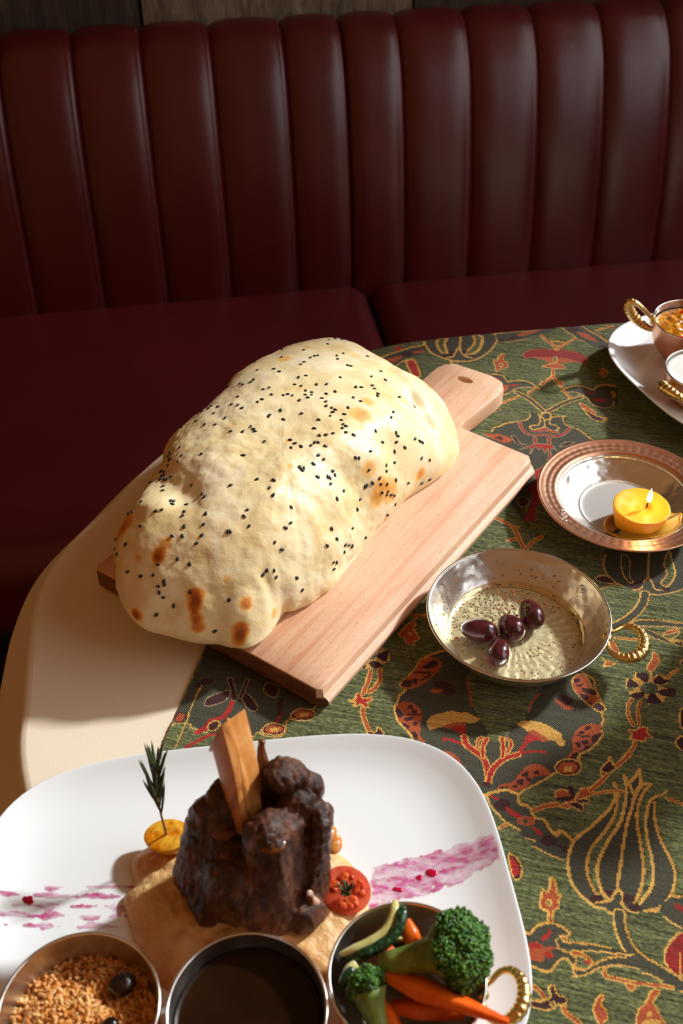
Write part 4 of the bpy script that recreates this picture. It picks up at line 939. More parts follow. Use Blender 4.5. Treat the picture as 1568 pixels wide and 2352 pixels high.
for i, sp in enumerate(SEEDS.split()):
    a, b = sp.split(','); th = int(a) / 1000; t = int(b) / 1000
    p = bread(np.array([th]), np.array([t]))[0]; e = 1e-3
    du = bread(np.array([th + e * 3]), np.array([t]))[0] - p; dv = bread(np.array([th]), np.array([t + e]))[0] - p
    n = Vector(np.cross(du, dv)); c = Vector(p) - Vector((BREAD_C[0], BREAD_C[1], .80))
    if n.dot(c) < 0: n = -n
    n.normalize(); pv = Vector(p)
    dirn = c.normalized(); rl = .0013 * noise.fractal(pv * 55, 1.0, 2.0, 4) + .0024 * noise.fractal(pv * 16 + Vector((5, 1, 2)), 1.0, 2.0, 3)
    o = bpy.data.objects.new('sesame_seed', sm); COL.objects.link(o); o.parent = br
    o.location = pv + dirn * rl + n * .0004 - Vector(ORG)
    q = n.to_track_quat('Z', 'Y') @ Matrix.Rotation(random.uniform(0, 2 * pi), 3, 'Z').to_quaternion()
    o.rotation_mode = 'QUATERNION'; o.rotation_quaternion = q; s_ = random.uniform(.9, 1.15); o.scale = (s_, s_, s_)

# ------------------------------------------------------------------ brass loop handle shared by the copper bowls
def handle(parent, at, outd, sided, size=.034, name='handle', lug=True, label='cast brass scalloped loop handle'):
    outd = Vector(outd).normalized(); sided = Vector(sided).normalized(); at = Vector(at)
    loop = [(-.03, .22), (.12, .34), (.34, .58), (.62, .62), (.88, .42), (1.0, .08), (.96, -.28), (.74, -.56), (.46, -.64), (.2, -.56), (.06, -.38), (-.03, -.22)]
    pts = catmull([(a, b, 0) for a, b in loop], 22); N = len(pts); P_ = []; R_ = []
    for i, (a, b, _) in enumerate(pts):
        f = i / (N - 1); wgt = math.exp(-((f - .52) / .24) ** 2)
        rib = 1 + (.06 * sin(f * 150)) * (1 if .26 < f < .78 else .15)
        P_.append(at + outd * (a * size) + sided * (b * size)); R_.append(size * (.070 + .115 * wgt) * rib)
    V, Fc = tube_vf(P_, R_, 10, up0=tuple(outd.cross(sided)))
    o = obj(name, me('handle', V, Fc), brass, parent); o['label'] = label
    if lug:
        bm = bmesh.new(); ico(bm, at - outd * (.04 * size), size * .16, 2, (1, 1, .7)); ico(bm, at - outd * .02 * size + sided * (.27 * size), size * .12, 2); ico(bm, at - outd * .02 * size - sided * (.27 * size), size * .12, 2)
        obj('handle_lug', bmesh_me('handle_lug', bm), brass, parent)
    return o
def shell(prof_in, th=.0012):
    return prof_in

# ------------------------------------------------------------------ olive pan
OC = (.1555, .6775, CZ)
pan = thing('serving_pan', 'round hammered tin pan of olives in oil, single brass handle at right', 'pan', OC)
RP = .0797; RZ = .0325
inner = catmull([(.0, .0030), (.03, .0030), (.052, .0032), (.0585, .0040), (.0635, .0085), (.0690, .0165), (.0745, .0260), (.0785, RZ)], 6)
outer = catmull([(.0792, RZ - .0010), (.0752, .0240), (.0700, .0145), (.0645, .0065), (.0590, .0010), (.052, .0003), (0, .0003)], 5)
split = [p for p in inner if p[0] <= .0600]; wall = [p for p in inner if p[0] >= .0583] + list(outer)
def prof(l): return [(float(a), float(b)) for a, b in l]
# flat base embossed with rays of small beads (real relief)
n = 144; nr = 40; X = np.zeros((n, nr, 3)); 
for i in range(n):
    for j in range(nr):
        r = .0008 + .0592 * j / (nr - 1); a = 2 * pi * i / n; z = .0030 + (.0009 * max(0, (r - .0575) / .0025) if r > .0575 else 0)
        z += .0006 * max(0, sin(a * 36)) * (1 if .022 < r < .055 else 0) * abs(sin((r - .022) * 300)); X[i, j] = (r * cos(a), r * sin(a), z)
V, Fc = gridmesh('b', X, True); obj('base', me('base', V, Fc), embossed, pan)
o = obj('wall', lathe_me('wall', prof(wall), 96), silver, pan)
o = obj('rim', lathe_me('rim', [(RP + .0013 * cos(a), RZ + .0013 * sin(a)) for a in np.linspace(0, 2 * pi, 13)], 96), smooth_metal, pan)
hd = Vector((.94, -.33, .02)); handle(pan, Vector((RP * .94, -RP * .34, RZ - .0045)), hd, (-.33 * -1, .94, .0), .0300)
oil = obj('olive_oil', lathe_me('olive_oil', [(0, .0082), (.058, .0082), (.0622, .0084), (.0615, .0078), (.0585, .0052), (.055, .0043), (0, .0043)], 72), oil_m, loc=OC)
tag(oil, 'shallow pool of golden olive oil in the hammered tin pan', 'oil')
def olive(label, x, y, ang, L=.0122, W=.0092, tip=.12):
    n = 24; m_ = 20; X = np.zeros((n, m_, 3))
    for j in range(m_):
        f = -cos(pi * (j + .02) / (m_ - .96)); 
        rr = W * math.sqrt(max(0, 1 - f * f)) * (1 - tip * f)
        for i in range(n): a = 2 * pi * i / n; X[i, j] = (L * f, rr * cos(a), rr * sin(a))
    V, Fc = gridmesh('o', X, True); Fc += [tuple(i * m_ for i in range(n)), tuple(i * m_ + m_ - 1 for i in range(n))]
    t = thing('olive', label, 'olive', (x, y, CZ + .0045 + W), 0, 'kalamata olives in the tin pan'); t.rotation_euler = (0, 0, ang)
    obj('olive_skin', me('olive_skin', V, Fc), olive_m, t)
    bm = bmesh.new(); ico(bm, (L * .99, 0, 0), .0009, 1); obj('stem_scar', bmesh_me('stem_scar', bm), herb_m, t)
    return t
ov = [olive('leftmost dark kalamata olive, lying sideways in the oil', .1215, .6705, radians(168), .0166, .0106),
      olive('herb-flecked kalamata olive between two others in the pan', .1500, .6735, radians(118), .0140, .0112),
      olive('rearmost kalamata olive at the right of the cluster, flecked with herbs', .1705, .6905, radians(102), .0165, .0108),
      olive('front kalamata olive nearest the rim of the tin pan', .1365, .6450, radians(78), .0150, .0104)]
# herb and chili flakes: uncountable crumbs
bm = bmesh.new(); bm2 = bmesh.new()
def flake(b, x, y, z, s, tilt=.4):
    R = Matrix.Rotation(random.uniform(0, 2 * pi), 3, 'Z') @ Matrix.Rotation(random.uniform(-tilt, tilt), 3, 'X'); ico(b, (x, y, z), s, 1, (1, .45, .28), R)
for k in range(340):
    r = .059 * math.sqrt(random.random()); a = random.uniform(0, 2 * pi)
    if random.random() < .5: a = random.gauss(2.3, .7)
    x, y = r * cos(a), r * sin(a)
    flake(bm, x, y, .0084, random.uniform(.0007, .0017))
for (x, y) in [(-.034, .003), (-.001, .001), (.019, .016)]:
    for k in range(46 if x > -.02 else 5):
        a = random.uniform(0, 2 * pi); r = .0095 * math.sqrt(random.random()); xx, yy = x + r * cos(a) - .0055, y + r * sin(a) - .004
        if x > -.02: flake(bm, xx, yy, .0045 + .0108 + .0108 * math.sqrt(max(0, 1 - (r / .0118) ** 2)), random.uniform(.0006, .0013))
for k in range(60):
    r = .063 + .012 * random.random(); a = random.uniform(.2, 3.4); flake(bm, r * cos(a), r * sin(a), .0080 + (r - .062) * 1.5 + .0015, random.uniform(.0006, .0016))
for k in range(46):
    r = .057 * math.sqrt(random.random()); a = random.gauss(2.4, 1.0) if k < 30 else random.uniform(0, 2 * pi); flake(bm2, r * cos(a), r * sin(a), .0085, random.uniform(.0010, .0024))
for nm, b, m_, lb in (('dried_herbs', bm, herb_m, 'brown dried oregano flecks scattered over the oil and olives'), ('chili_flakes', bm2, chili_m, 'red chili flakes floating in the oil around the olives')):
    o = obj(nm, bmesh_me(nm, b), m_, loc=OC); tag(o, lb, 'seasoning', kind='stuff')

# ------------------------------------------------------------------ candle dish
DC = (.2845, .850, CZ)
dish = thing('candle_dish', 'wide-rimmed copper dish with tinned bowl, holding the yellow candle', 'dish', DC)
DRZ = .0235
nth_ = 128
rimp = prof(catmull([(.0668, DRZ - .0035), (.0690, DRZ - .0016), (.0730, DRZ - .0008), (.0790, DRZ), (.0840, DRZ + .0008), (.0865, DRZ + .0014), (.0876, DRZ + .0008), (.0868, DRZ - .0004), (.080, DRZ - .0018), (.072, DRZ - .0026), (.0668, DRZ - .0060)], 5))
V, Fc = lathe(rimp, 168)
# a ring of hammered dots pressed into the copper rim
V2 = []
for (x, y, z) in V:
    r = math.hypot(x, y); a = math.atan2(y, x); d = 0
    if z > DRZ - .0015 and .070 < r < .0845:
        for rr, nn, am in ((.0735, 56, .0007), (.0790, 56, .0007)):
            k = (a / (2 * pi) * nn) % 1 - .5; d -= am * math.exp(-(k / .26) ** 2 - ((r - rr) / .0017) ** 2)
    V2.append((x, y, z + d))
obj('rim', me('rim', V2, Fc), copper, dish)['label'] = 'broad copper rim with a ring of hammered dots'
bowlp = prof(catmull([(0, .0028), (.030, .0028), (.0405, .0030), (.0425, .0040), (.0445, .0036), (.050, .0065), (.0575, .0115), (.0625, .0162), (.0645, .0178), (.0650, .0190), (.0668, .0202), (.0672, .0188), (.0640, .0150), (.0575, .0092), (.050, .0042), (.044, .0006), (.040, .0003), (0, .0003)], 5))
k0 = next(i for i, p in enumerate(bowlp) if p[0] > .0440)
obj('base', lathe_me('base', bowlp[:k0 + 1], 96), brushed, dish); obj('wall', lathe_me('wall', bowlp[k0:], 96), silver, dish)
bm = bmesh.new()
for k in range(9): ico(bm, (-.0655 - .0022 * math.sin(k * 2.1) - .0010 * k * .3, -.028 - .0022 * k + .004, DRZ - .0004), .0016, 1, (1.1, 1.0, .25))
o = obj('wax_drip', bmesh_me('wax_drip', bm), ceramic, dish); o['label'] = 'white smear of dried wax on the copper rim'
CC = Vector((.2955, .8265, CZ + .0030))
cd = thing('candle', 'short yellow candle burning in the copper dish', 'candle', CC)
wp = prof(catmull([(0, .0205), (.006, .0200), (.012, .0217), (.020, .0228), (.0262, .0238), (.0278, .0228), (.0276, .0205), (.0262, .0120), (.0235, .0040), (.0215, .0010), (0, .0008)], 5))
V, Fc = lathe(wp, 64); V = [(x, y, z + .0006 * noise.noise(Vector((x * 90, y * 90, z * 60)))) for x, y, z in V]
wxm = me('wax_body', V, Fc); obj('wax_body', wxm, wax, cd)
o = obj('wick', tube('wick', catmull([(.0055, .0015, .0195), (.0056, .0016, .024), (.0064, .0018, .0275)], 5), .0007, 8), wick_m, cd)
fp = prof(catmull([(0, 0), (.0016, .0015), (.0027, .0050), (.0024, .0095), (.0012, .0140), (0, .0185)], 6)); fl_ = lathe_me('flame', fp, 20)
obj('flame', fl_, flame_m, cd, loc=(.0064, .0018, .0262))
# puddle of molten wax around the candle
wpts = np.array([(.2640, .8235), (.2668, .8330), (.2750, .8400), (.2900, .8460), (.3080, .8440), (.3240, .8420), (.3290, .8360), (.3340, .8330), (.3310, .8250), (.3290, .8170), (.3200, .8080), (.3060, .8025), (.2920, .8010), (.2780, .8020), (.2700, .8060), (.2650, .8150)]) - np.array(CC[:2])
wo_ = np.array(catmull([tuple(p * 1.13 + np.array([.0005, -.0015])) for p in wpts], 6, True)); n_ = len(wo_)
rings = [np.c_[wo_ * .94, np.full(n_, .0012)], np.c_[wo_ * .985, np.full(n_, .0009)], np.c_[wo_, np.full(n_, .0002)]]
V, Fc = ringmesh('w', rings); V = [(x, y, z + max(0, (math.hypot(x + CC.x - DC[0], y + CC.y - DC[1]) - .042)) * .55) for x, y, z in V]
o = obj('wax_pool', me('wax_pool', V, Fc), wax, cd); o['label'] = 'spilled puddle of molten yellow wax'
bm = bmesh.new()
for k in range(16):
    a = random.uniform(-2.6, -.5); ico(bm, (.0225 * cos(a), .0225 * sin(a), .0020 + random.random() * .0015), .0007, 1)
obj('soot_specks', bmesh_me('soot_specks', bm), plinth_m, cd)
cl = bpy.data.lights.new('candle_light', 'POINT'); cl.energy = .05; cl.color = (1, .6, .25); cl.shadow_soft_size = .004
clo = bpy.data.objects.new('candle_light', cl); COL.objects.link(clo); clo.location = CC + Vector((.0064, .0018, .0475))

# ------------------------------------------------------------------ plates
def sup(a, b, n, th): 
    c, s = abs(cos(th)), abs(sin(th)); return 1 / ((c / a) ** n + (s / b) ** n) ** (1 / n)
def plate(name, label, cx, cy, a, b, n, rot, prof_, m=ceramic):
    N = 160; V = []; Fc = []
    for (s, z) in prof_:
        for k in range(N):
            th = 2 * pi * k / N; r = sup(a, b, n if s > .5 else 2 + (n - 2) * s, th) * s; V.append((r * cos(th), r * sin(th), z))
    for j in range(len(prof_) - 1):
        for k in range(N): k2 = (k + 1) % N; Fc.append((j * N + k, j * N + k2, (j + 1) * N + k2, (j + 1) * N + k))
    Fc.append(tuple(range(N))[::-1]); Fc.append(tuple(range((len(prof_) - 1) * N, len(prof_) * N)))
    mm = me(name, V, Fc); bm = bmesh.new(); bm.from_mesh(mm); bmesh.ops.recalc_face_normals(bm, faces=bm.faces); bm.to_mesh(mm); bm.free()
    o = obj(name, mm, m, loc=(cx, cy, CZ + .0002), rot=(0, 0, rot)); tag(o, label, 'plate'); return o
PTOP = [(.02, .0062), (.4, .0062), (.66, .0063), (.76, .0070), (.84, .0090), (.91, .0125), (.96, .0160), (.985, .0178), (.996, .0184)]
PP = prof(catmull(PTOP, 4)) + [(1.0, .0178), (.998, .0166), (.95, .0125), (.86, .0070), (.74, .0035), (.70, .0004), (.66, .0004), (.64, .0022), (.3, .0024), (.02, .0024)]
PCX, PCY, PA, PB, PN, PR = -.068, .402, .191, .145, 3.77, .13
plate('dinner_plate', 'large white rounded-square plate under the lamb shank in the foreground', PCX, PCY, PA, PB, PN, PR, PP)
def pz(x, y):
    d = np.array([x - PCX, y - PCY]); c, s = cos(PR), sin(PR); u, v = d[0] * c + d[1] * s, -d[0] * s + d[1] * c
    rr = math.hypot(u, v) / sup(PA, PB, PN, math.atan2(v, u)); xs = [p[0] for p in PTOP]; zs = [p[1] for p in PTOP]
    return CZ + .0002 + float(np.interp(rr, xs, zs))
SQ = [(.02, .0062), (.60, .0062), (.70, .0075), (.80, .0115), (.90, .0185), (.96, .0235), (.99, .0255)]
SPP = prof(catmull(SQ, 4)) + [(1.0, .0248), (.99, .0232), (.92, .0165), (.82, .0095), (.70, .0030), (.62, .0004), (.56, .0004), (.54, .0022), (.02, .0024)]
plate('side_plate', 'small white rounded-square plate holding two copper bowls at the right', .462, 1.078, .137, .137, 3.0, radians(23), SPP)
SPZ = CZ + .0002 + .0062

# ------------------------------------------------------------------ copper bowls
def bowl(label, x, y, z, R, Hh, foot=.62, outm=copper, inm=steel_dark, group=None):
    t = thing('small_bowl', label, 'bowl', (x, y, z), 0, group)
    f = R * foot
    inn = prof(catmull([(0, .0022), (f * .8, .0022), (f, .0050), (R * .84, Hh * .36), (R * .95, Hh * .68), (R * .985, Hh)], 6))
    out = prof(catmull([(R, Hh), (R * .968, Hh * .66), (R * .858, Hh * .33), (f * 1.02, .0034), (f * .9, .0004), (0, .0003)], 6))
    obj('inner_wall', lathe_me('inner_wall', inn, 80), inm, t)['label'] = 'tinned inside of the bowl'
    obj('outer_wall', lathe_me('outer_wall', out, 80), outm, t)
    obj('rim', lathe_me('rim', [(R * .993 + .0011 * cos(a), Hh + .0011 * sin(a)) for a in np.linspace(0, 2 * pi, 11)], 80), smooth_metal, t)
    return t
BR, BH = .0500, .046
PZ0 = CZ + .0065
rb = bowl('copper bowl of brown rice at the lower left of the dinner plate', -.1632, .3172, PZ0, BR, BH)
gb = bowl('copper bowl of dark gravy at the bottom between rice and vegetables', -.0587, .3169, PZ0, BR, BH)
vb = bowl('copper bowl heaped with broccoli and carrots, lower right of the plate', .0418, .3385, PZ0, BR, BH)
handle(vb, Vector((BR * .97, -.010, BH - .006)), (.93, -.22, .42), (.2, .97, .05), .026)
rel_b = bowl('copper bowl of chunky vegetable relish at the right edge', .4125, 1.1240, SPZ + .0004, .0470, .050, .6)
handle(rel_b, Vector((-.0455, .006, .044)), (-.90, .22, .42), (-.40, -.25, .80), .034)
yb = bowl('copper bowl of white yogurt in front of the relish', .4030, 1.0310, SPZ + .0004, .0430, .043, .6)
handle(yb, Vector((-.0300, -.0285, .032)), (-.62, -.60, .45), (.66, -.74, -.1), .030)
def disc(name, label, cat, x, y, z, R, m, dome=.0, wob=.0, seed=0):
    n, nr = 48, 12; X = np.zeros((n, nr, 3))
    for i in range(n):
        for j in range(nr):
            r = R * (j + .001) / (nr - 1); a = 2 * pi * i / n; q = Vector((r * cos(a), r * sin(a), seed))
            X[i, j] = (q.x, q.y, dome * (1 - (r / R) ** 2) + wob * noise.noise(q * 90) + (.0012 * (r / R) ** 12))
    V, Fc = gridmesh('d', X, True); V = [tuple(v) for v in V]; n0 = len(V); V += [(X[i, nr - 1, 0] * .97, X[i, nr - 1, 1] * .97, -.004) for i in range(n)]
    Fc += [(i * nr + nr - 1, n0 + i, n0 + (i + 1) % n, ((i + 1) % n) * nr + nr - 1) for i in range(n)]; Fc.append(tuple(n0 + i for i in range(n)))
    o = obj(name, me(name, V, Fc), m, loc=(x, y, z)); tag(o, label, cat); return o
disc('gravy', 'dark brown gravy filling the middle bowl', 'gravy', -.0587, .3169, PZ0 + .031, .0462, sauce_m, 0, .0002)
disc('yogurt', 'smooth white yogurt in the copper bowl at the right edge', 'yogurt', .4030, 1.0310, SPZ + .0004 + .0385, .0410, yogurt_m, .001, .0004)
# rice: base mound + grains
def grain(L, W, n=6, m_=5):
    V = []; Fc = []
    for j in range(m_):
        f = -1 + 2 * j / (m_ - 1); rr = W * math.sqrt(max(.05, 1 - f * f * .98)) 
        for i in range(n): a = 2 * pi * i / n; V.append((L * f, rr * cos(a), rr * sin(a) + .0006 * f * f))
    for j in range(m_ - 1):
        for i in range(n): i2 = (i + 1) % n; Fc.append((j * n + i, j * n + i2, (j + 1) * n + i2, (j + 1) * n + i))
    Fc += [tuple(range(n))[::-1], tuple(range((m_ - 1) * n, m_ * n))]
    return np.array(V), Fc
def rice_z(x, y):
    r = math.hypot(x, y); q = 1 - (r / .046) ** 2
    return .028 + .011 * max(0, 1 - ((x + .012) / .035) ** 2 - ((y + .014) / .038) ** 2) + .004 * noise.noise(Vector((x * 60, y * 60, 3))) - .006 * max(0, y / .046)
V = []; Fc = []
gv, gf = grain(.0038, .00145)
for k in range(1500):
    r = .0455 * math.sqrt(random.random()); a = random.uniform(0, 2 * pi); x, y = r * cos(a), r * sin(a)
    z = rice_z(x, y) - random.random() * .003 + .001
    R = np.array(Matrix.Rotation(random.uniform(0, 2 * pi), 3, 'Z') @ Matrix.Rotation(random.gauss(0, .8), 3, 'Y')); s = random.uniform(.85, 1.2)
    n0 = len(V); V += [tuple(p) for p in (gv * s) @ R.T + np.array([x, y, z])]; Fc += [tuple(i + n0 for i in f) for f in gf]
n, nr = 40, 14; n0 = len(V)
for i in range(n):
    for j in range(nr):
        r = .0450 * (j + .01) / (nr - 1); a = 2 * pi * i / n; V.append((r * cos(a), r * sin(a), rice_z(r * cos(a), r * sin(a)) - .0018))
for i in range(n):
    for j in range(nr - 1): i2 = (i + 1) % n; Fc.append((n0 + i * nr + j, n0 + i * nr + j + 1, n0 + i2 * nr + j + 1, n0 + i2 * nr + j))
o = obj('rice', me('rice', V, Fc), rice_m, loc=(-.1632, .3172, PZ0)); tag(o, 'glossy brown pilaf rice in the lower left bowl', 'rice', kind='stuff')
def raisin(label, x, y, z, r):
    bm = bmesh.new(); ico(bm, (0, 0, 0), r, 3, (1.25, 1, .85)); 
    for v in bm.verts: v.co *= 1 + .14 * noise.noise(v.co * 260)
    t = thing('raisin', label, 'raisin', (x, y, z), .5, 'raisins in the rice'); obj('raisin_skin', bmesh_me('raisin', bm), raisin_m, t)
raisin('large shiny black raisin at the back of the rice', -.1632 + .022, .3172 + .021, PZ0 + .0335, .0075)
raisin('small black raisin near the right side of the rice', -.1632 + .019, .3172 - .006, PZ0 + .0352, .0050)
# relish: stewed pieces fused in their oil
n, nr = 120, 60; X = np.zeros((n, nr, 3))
for i in range(n):
    for j in range(nr):
        r = .0438 * (j + .001) / (nr - 1); a = 2 * pi * i / n; x, y = r * cos(a), r * sin(a); q = Vector((x, y, 0))
        cell = noise.voronoi(Vector((x * 85, y * 62, .3)) + Vector((noise.noise(q * 90), noise.noise(q * 90 + Vector((4, 0, 0))), 0)) * .5)[0]
        X[i, j] = (x, y, .0405 + .003 * (1 - (r / .044) ** 2) + (.0042 * (.75 - cell[0]) + .0018 * noise.fractal(q * 160, 1, 2, 3)) * (1 - (r / .0442) ** 8))
V, Fc = gridmesh('relish', X, True)
o = obj('vegetable_relish', me('vegetable_relish', V, Fc), relish_m, loc=(.4125, 1.1240, SPZ + .0004)); tag(o, 'glossy orange-brown vegetable relish in the copper bowl at the right edge', 'relish', kind='stuff')
bm = bmesh.new()
for (x, y, s) in [(-.019, -.031, .0070), (-.008, -.037, .0055), (-.014, -.036, .005), (.004, .034, .006), (.012, -.020, .005), (-.004, .030, .0045)]:
    vs_ = ico(bm, (x, y, .0435), s, 2, (1.4, .8, .35), Matrix.Rotation(random.uniform(0, 3), 3, 'Z'))
    for v in vs_: v.co += Vector((noise.noise(v.co * 300), noise.noise(v.co * 300 + Vector((9, 0, 0))), 0)) * .0015
obj('red_pepper_pieces', bmesh_me('red_pepper_pieces', bm), pepper_m, o)

# ------------------------------------------------------------------ puree, lamb shank
MASH = np.array([(-.1555, .4450), (-.150, .4265), (-.1565, .4160), (-.1480, .3950), (-.1400, .3760), (-.1250, .3560), (-.1050, .3460), (-.080, .3480), (-.055, .3500), (-.030, .3520), (-.010, .3560), (.004, .3720), (.015, .3900), (.0190, .4040), (.0175, .4240), (.0090, .4430), (-.0080, .4600), (-.0150, .4830), (-.040, .4860), (-.065, .4840), (-.092, .4850), (-.112, .4780), (-.128, .4700), (-.145, .4580)])
MC = np.array([-.066, .420])
mo = np.array(catmull([tuple(p) for p in MASH], 5, True)) - MC
n = len(mo); nr = 60; X = np.zeros((n, nr, 3))
for i in range(n):
    for j in range(nr):
        f = min(1, (j + .001) / (nr - 1)); x, y = mo[i] * f; q = Vector((x, y, 0))
        z = .0150 * (1 - f ** 5) ** .6 + (.0045 * noise.fractal(q * 45, 1, 2, 3) + .0030 * noise.noise(q * 105) + .0016 * noise.noise(q * 210)) * (1 - f ** 3)
        X[i, j] = (x, y, max(0, z))
V, Fc = gridmesh('m', X, True); mz = CZ + .0066
o = obj('vegetable_puree', me('vegetable_puree', V, Fc), mash_m, loc=(MC[0], MC[1], mz)); tag(o, 'rough bed of tan vegetable puree under the lamb shank', 'puree')
LC = Vector((-.063, .424, mz + .010))
sh_ = thing('lamb_shank', 'dark braised lamb shank with upright bone on the puree', 'meat', LC)
def W(x, y, z): return Vector((x, y, z)) - LC
mp_ = []
mp_ += [(W(-.066, .420, .798), .040, (1.0, .85, .85), None), (W(-.062, .408, .800), .036, (1.05, .8, .9), None)]
mp_ += capsule(W(-.099, .418, .788), W(-.090, .436, .838), .019, .013)          # left strand bundle
mp_ += capsule(W(-.082, .428, .82), W(-.080, .440, .850), .016, .012)
mp_ += capsule(W(-.050, .398, .784), W(-.048, .412, .846), .021, .018)          # front lobe
mp_ += capsule(W(-.040, .410, .79), W(-.040, .424, .840), .019, .016)
mp_ += capsule(W(-.029, .420, .784), W(-.029, .440, .848), .018, .015)          # right column
mp_ += [(W(-.037, .446, .868), .0135, (1.15, 1, .8), None), (W(-.024, .446, .853), .012, (1, 1, 1), None), (W(-.016, .432, .842), .010, (1, 1, 1), None)]
mp_ += capsule(W(-.014, .424, .842), W(-.018, .408, .790), .0085, .010)
mp_ += capsule(W(-.060, .446, .80), W(-.055, .452, .850), .018, .013)
mp_ += [(W(-.025, .396, .782), .015, (1, 1, 1), None), (W(-.09, .404, .782), .018, (1, 1, 1), None)]
def meatfn(p, n):
    q = Vector((p.x * 60, p.y * 60, p.z * 14)); f = Vector((p.x * 260, p.y * 260, p.z * 20))
    return p + n * (.0034 * noise.noise(q) + .0012 * noise.noise(f) + .0004 * noise.noise(f * 2.1) + .0003 * noise.noise(p * 240))
meatm = blob('meat', mp_, .0013, 7, meatfn); obj('meat', meatm, meat_m, sh_)
# bone: split shin bone leaning back, pale cut face towards the right
ax0 = W(-.064, .432, .832); ax1 = W(-.0765, .462, .9130)
axd = (ax1 - ax0).normalized(); side = Vector((.78, -.62, 0)).normalized(); side = (side - axd * side.dot(axd)).normalized(); fro = axd.cross(side).normalized()
if fro.y > 0: fro = -fro
V = []; Fc = []; nk = 16; nj = 20
for j in range(nj):
    f = j / (nj - 1); c = ax0.lerp(ax1, f) + side * (.003 * sin(f * pi)); rx = .0150 + .0045 * f; ry = .0120
    for k in range(nk):
        a = 2 * pi * k / nk; dx_ = cos(a); dy_ = sin(a)
        # flattened cut on the right-front
        flat = .35 if dx_ > .35 else dx_
        p = c + side * (rx * (dx_ if dx_ < .42 else .42)) + fro * (ry * dy_)
        # oblique cut at the top: left side lower
        if f > .72: p -= axd * ((f - .72) / .28) * max(0, (.42 - min(dx_, .42))) * .024
        V.append(p)
for j in range(nj - 1):
    for k in range(nk): k2 = (k + 1) % nk; Fc.append((j * nk + k, j * nk + k2, (j + 1) * nk + k2, (j + 1) * nk + k))
Fc.append(tuple(range((nj - 1) * nk, nj * nk)))
bnm = me('bone', V, Fc); bn = obj('bone', bnm, [bone_m, marrow_m], sh_); bn['label'] = 'roasted amber leg bone cut on the slant'
for p in bnm.polygons:
    if p.normal.dot(side) > .8: p.material_index = 1
autosmooth(bnm, 40)
V, Fc = tube_vf([ax0 + side * .006 + fro * .004 + axd * (.012 + .075 * k / 8) for k in range(9)], [.0026, .0042, .0050, .0052, .0050, .0046, .004, .0032, .0014], 10)
o = obj('bone_ridge', me('bone_ridge', V, Fc), bone_m, bn)
o = obj('small_bone', tube('small_bone', catmull([W(-.048, .446, .842), W(-.052, .454, .860), W(-.0545, .462, .872), W(-.054, .466, .880)], 5), [.0055, .0054, .0052, .005, .0048, .0046, .0044, .0042, .0040, .0036, .0032, .0028, .0024, .0024, .0026, .0022], 10), gravy_m, sh_); o['label'] = 'thin glazed bone sliver'
bm = bmesh.new()
for (x, y, z, r) in [(-.082, .424, .830, .0045), (-.075, .422, .832, .004), (-.050, .446, .845, .0055), (-.030, .440, .862, .006), (-.022, .434, .856, .005), (-.043, .404, .850, .0055), (-.048, .402, .840, .004), (-.016, .424, .845, .0045), (-.019, .430, .850, .004)]:
    ico(bm, W(x, y, z), r, 2, (1.2, 1, .8))
obj('gravy_glaze', blob('gravy_glaze', [(W(x, y, z), r, (1.9, 1.5, .55), None) for (x, y, z, r) in [(-.079, .421, .838, .0045), (-.046, .4030, .8545, .0058)]], .0010, 10), gravy_m, sh_)['label'] = 'glossy brown gravy clinging to the meat'; bm.free()
o = obj('tendon', blob('tendon', [(W(-.0190, .3960, .7905), .0052, (.75, .8, 1.35), None), (W(-.0165, .3935, .7860), .0046, (.8, .9, 1.0), None), (W(-.0215, .3985, .7975), .0036, (.8, .8, 1.3), None)], .0009, 2, lambda p, n: p + n * .0018 * noise.noise(p * 260)), fat_m, sh_); o['label'] = 'pale scrap of tendon at the front'
# gravy running off the back onto the puree
o = obj('gravy_puddle', blob('gravy_puddle', [(W(-.012, .452, .788), .008, (1.2, 1.2, .8), None), (W(-.006, .447, .784), .007, (1, 1.3, .6), None), (W(-.018, .462, .786), .007, (1, 1, .6), None)], .0012, 4), amber_m, sh_); o['label'] = 'amber gravy pooling behind the meat'
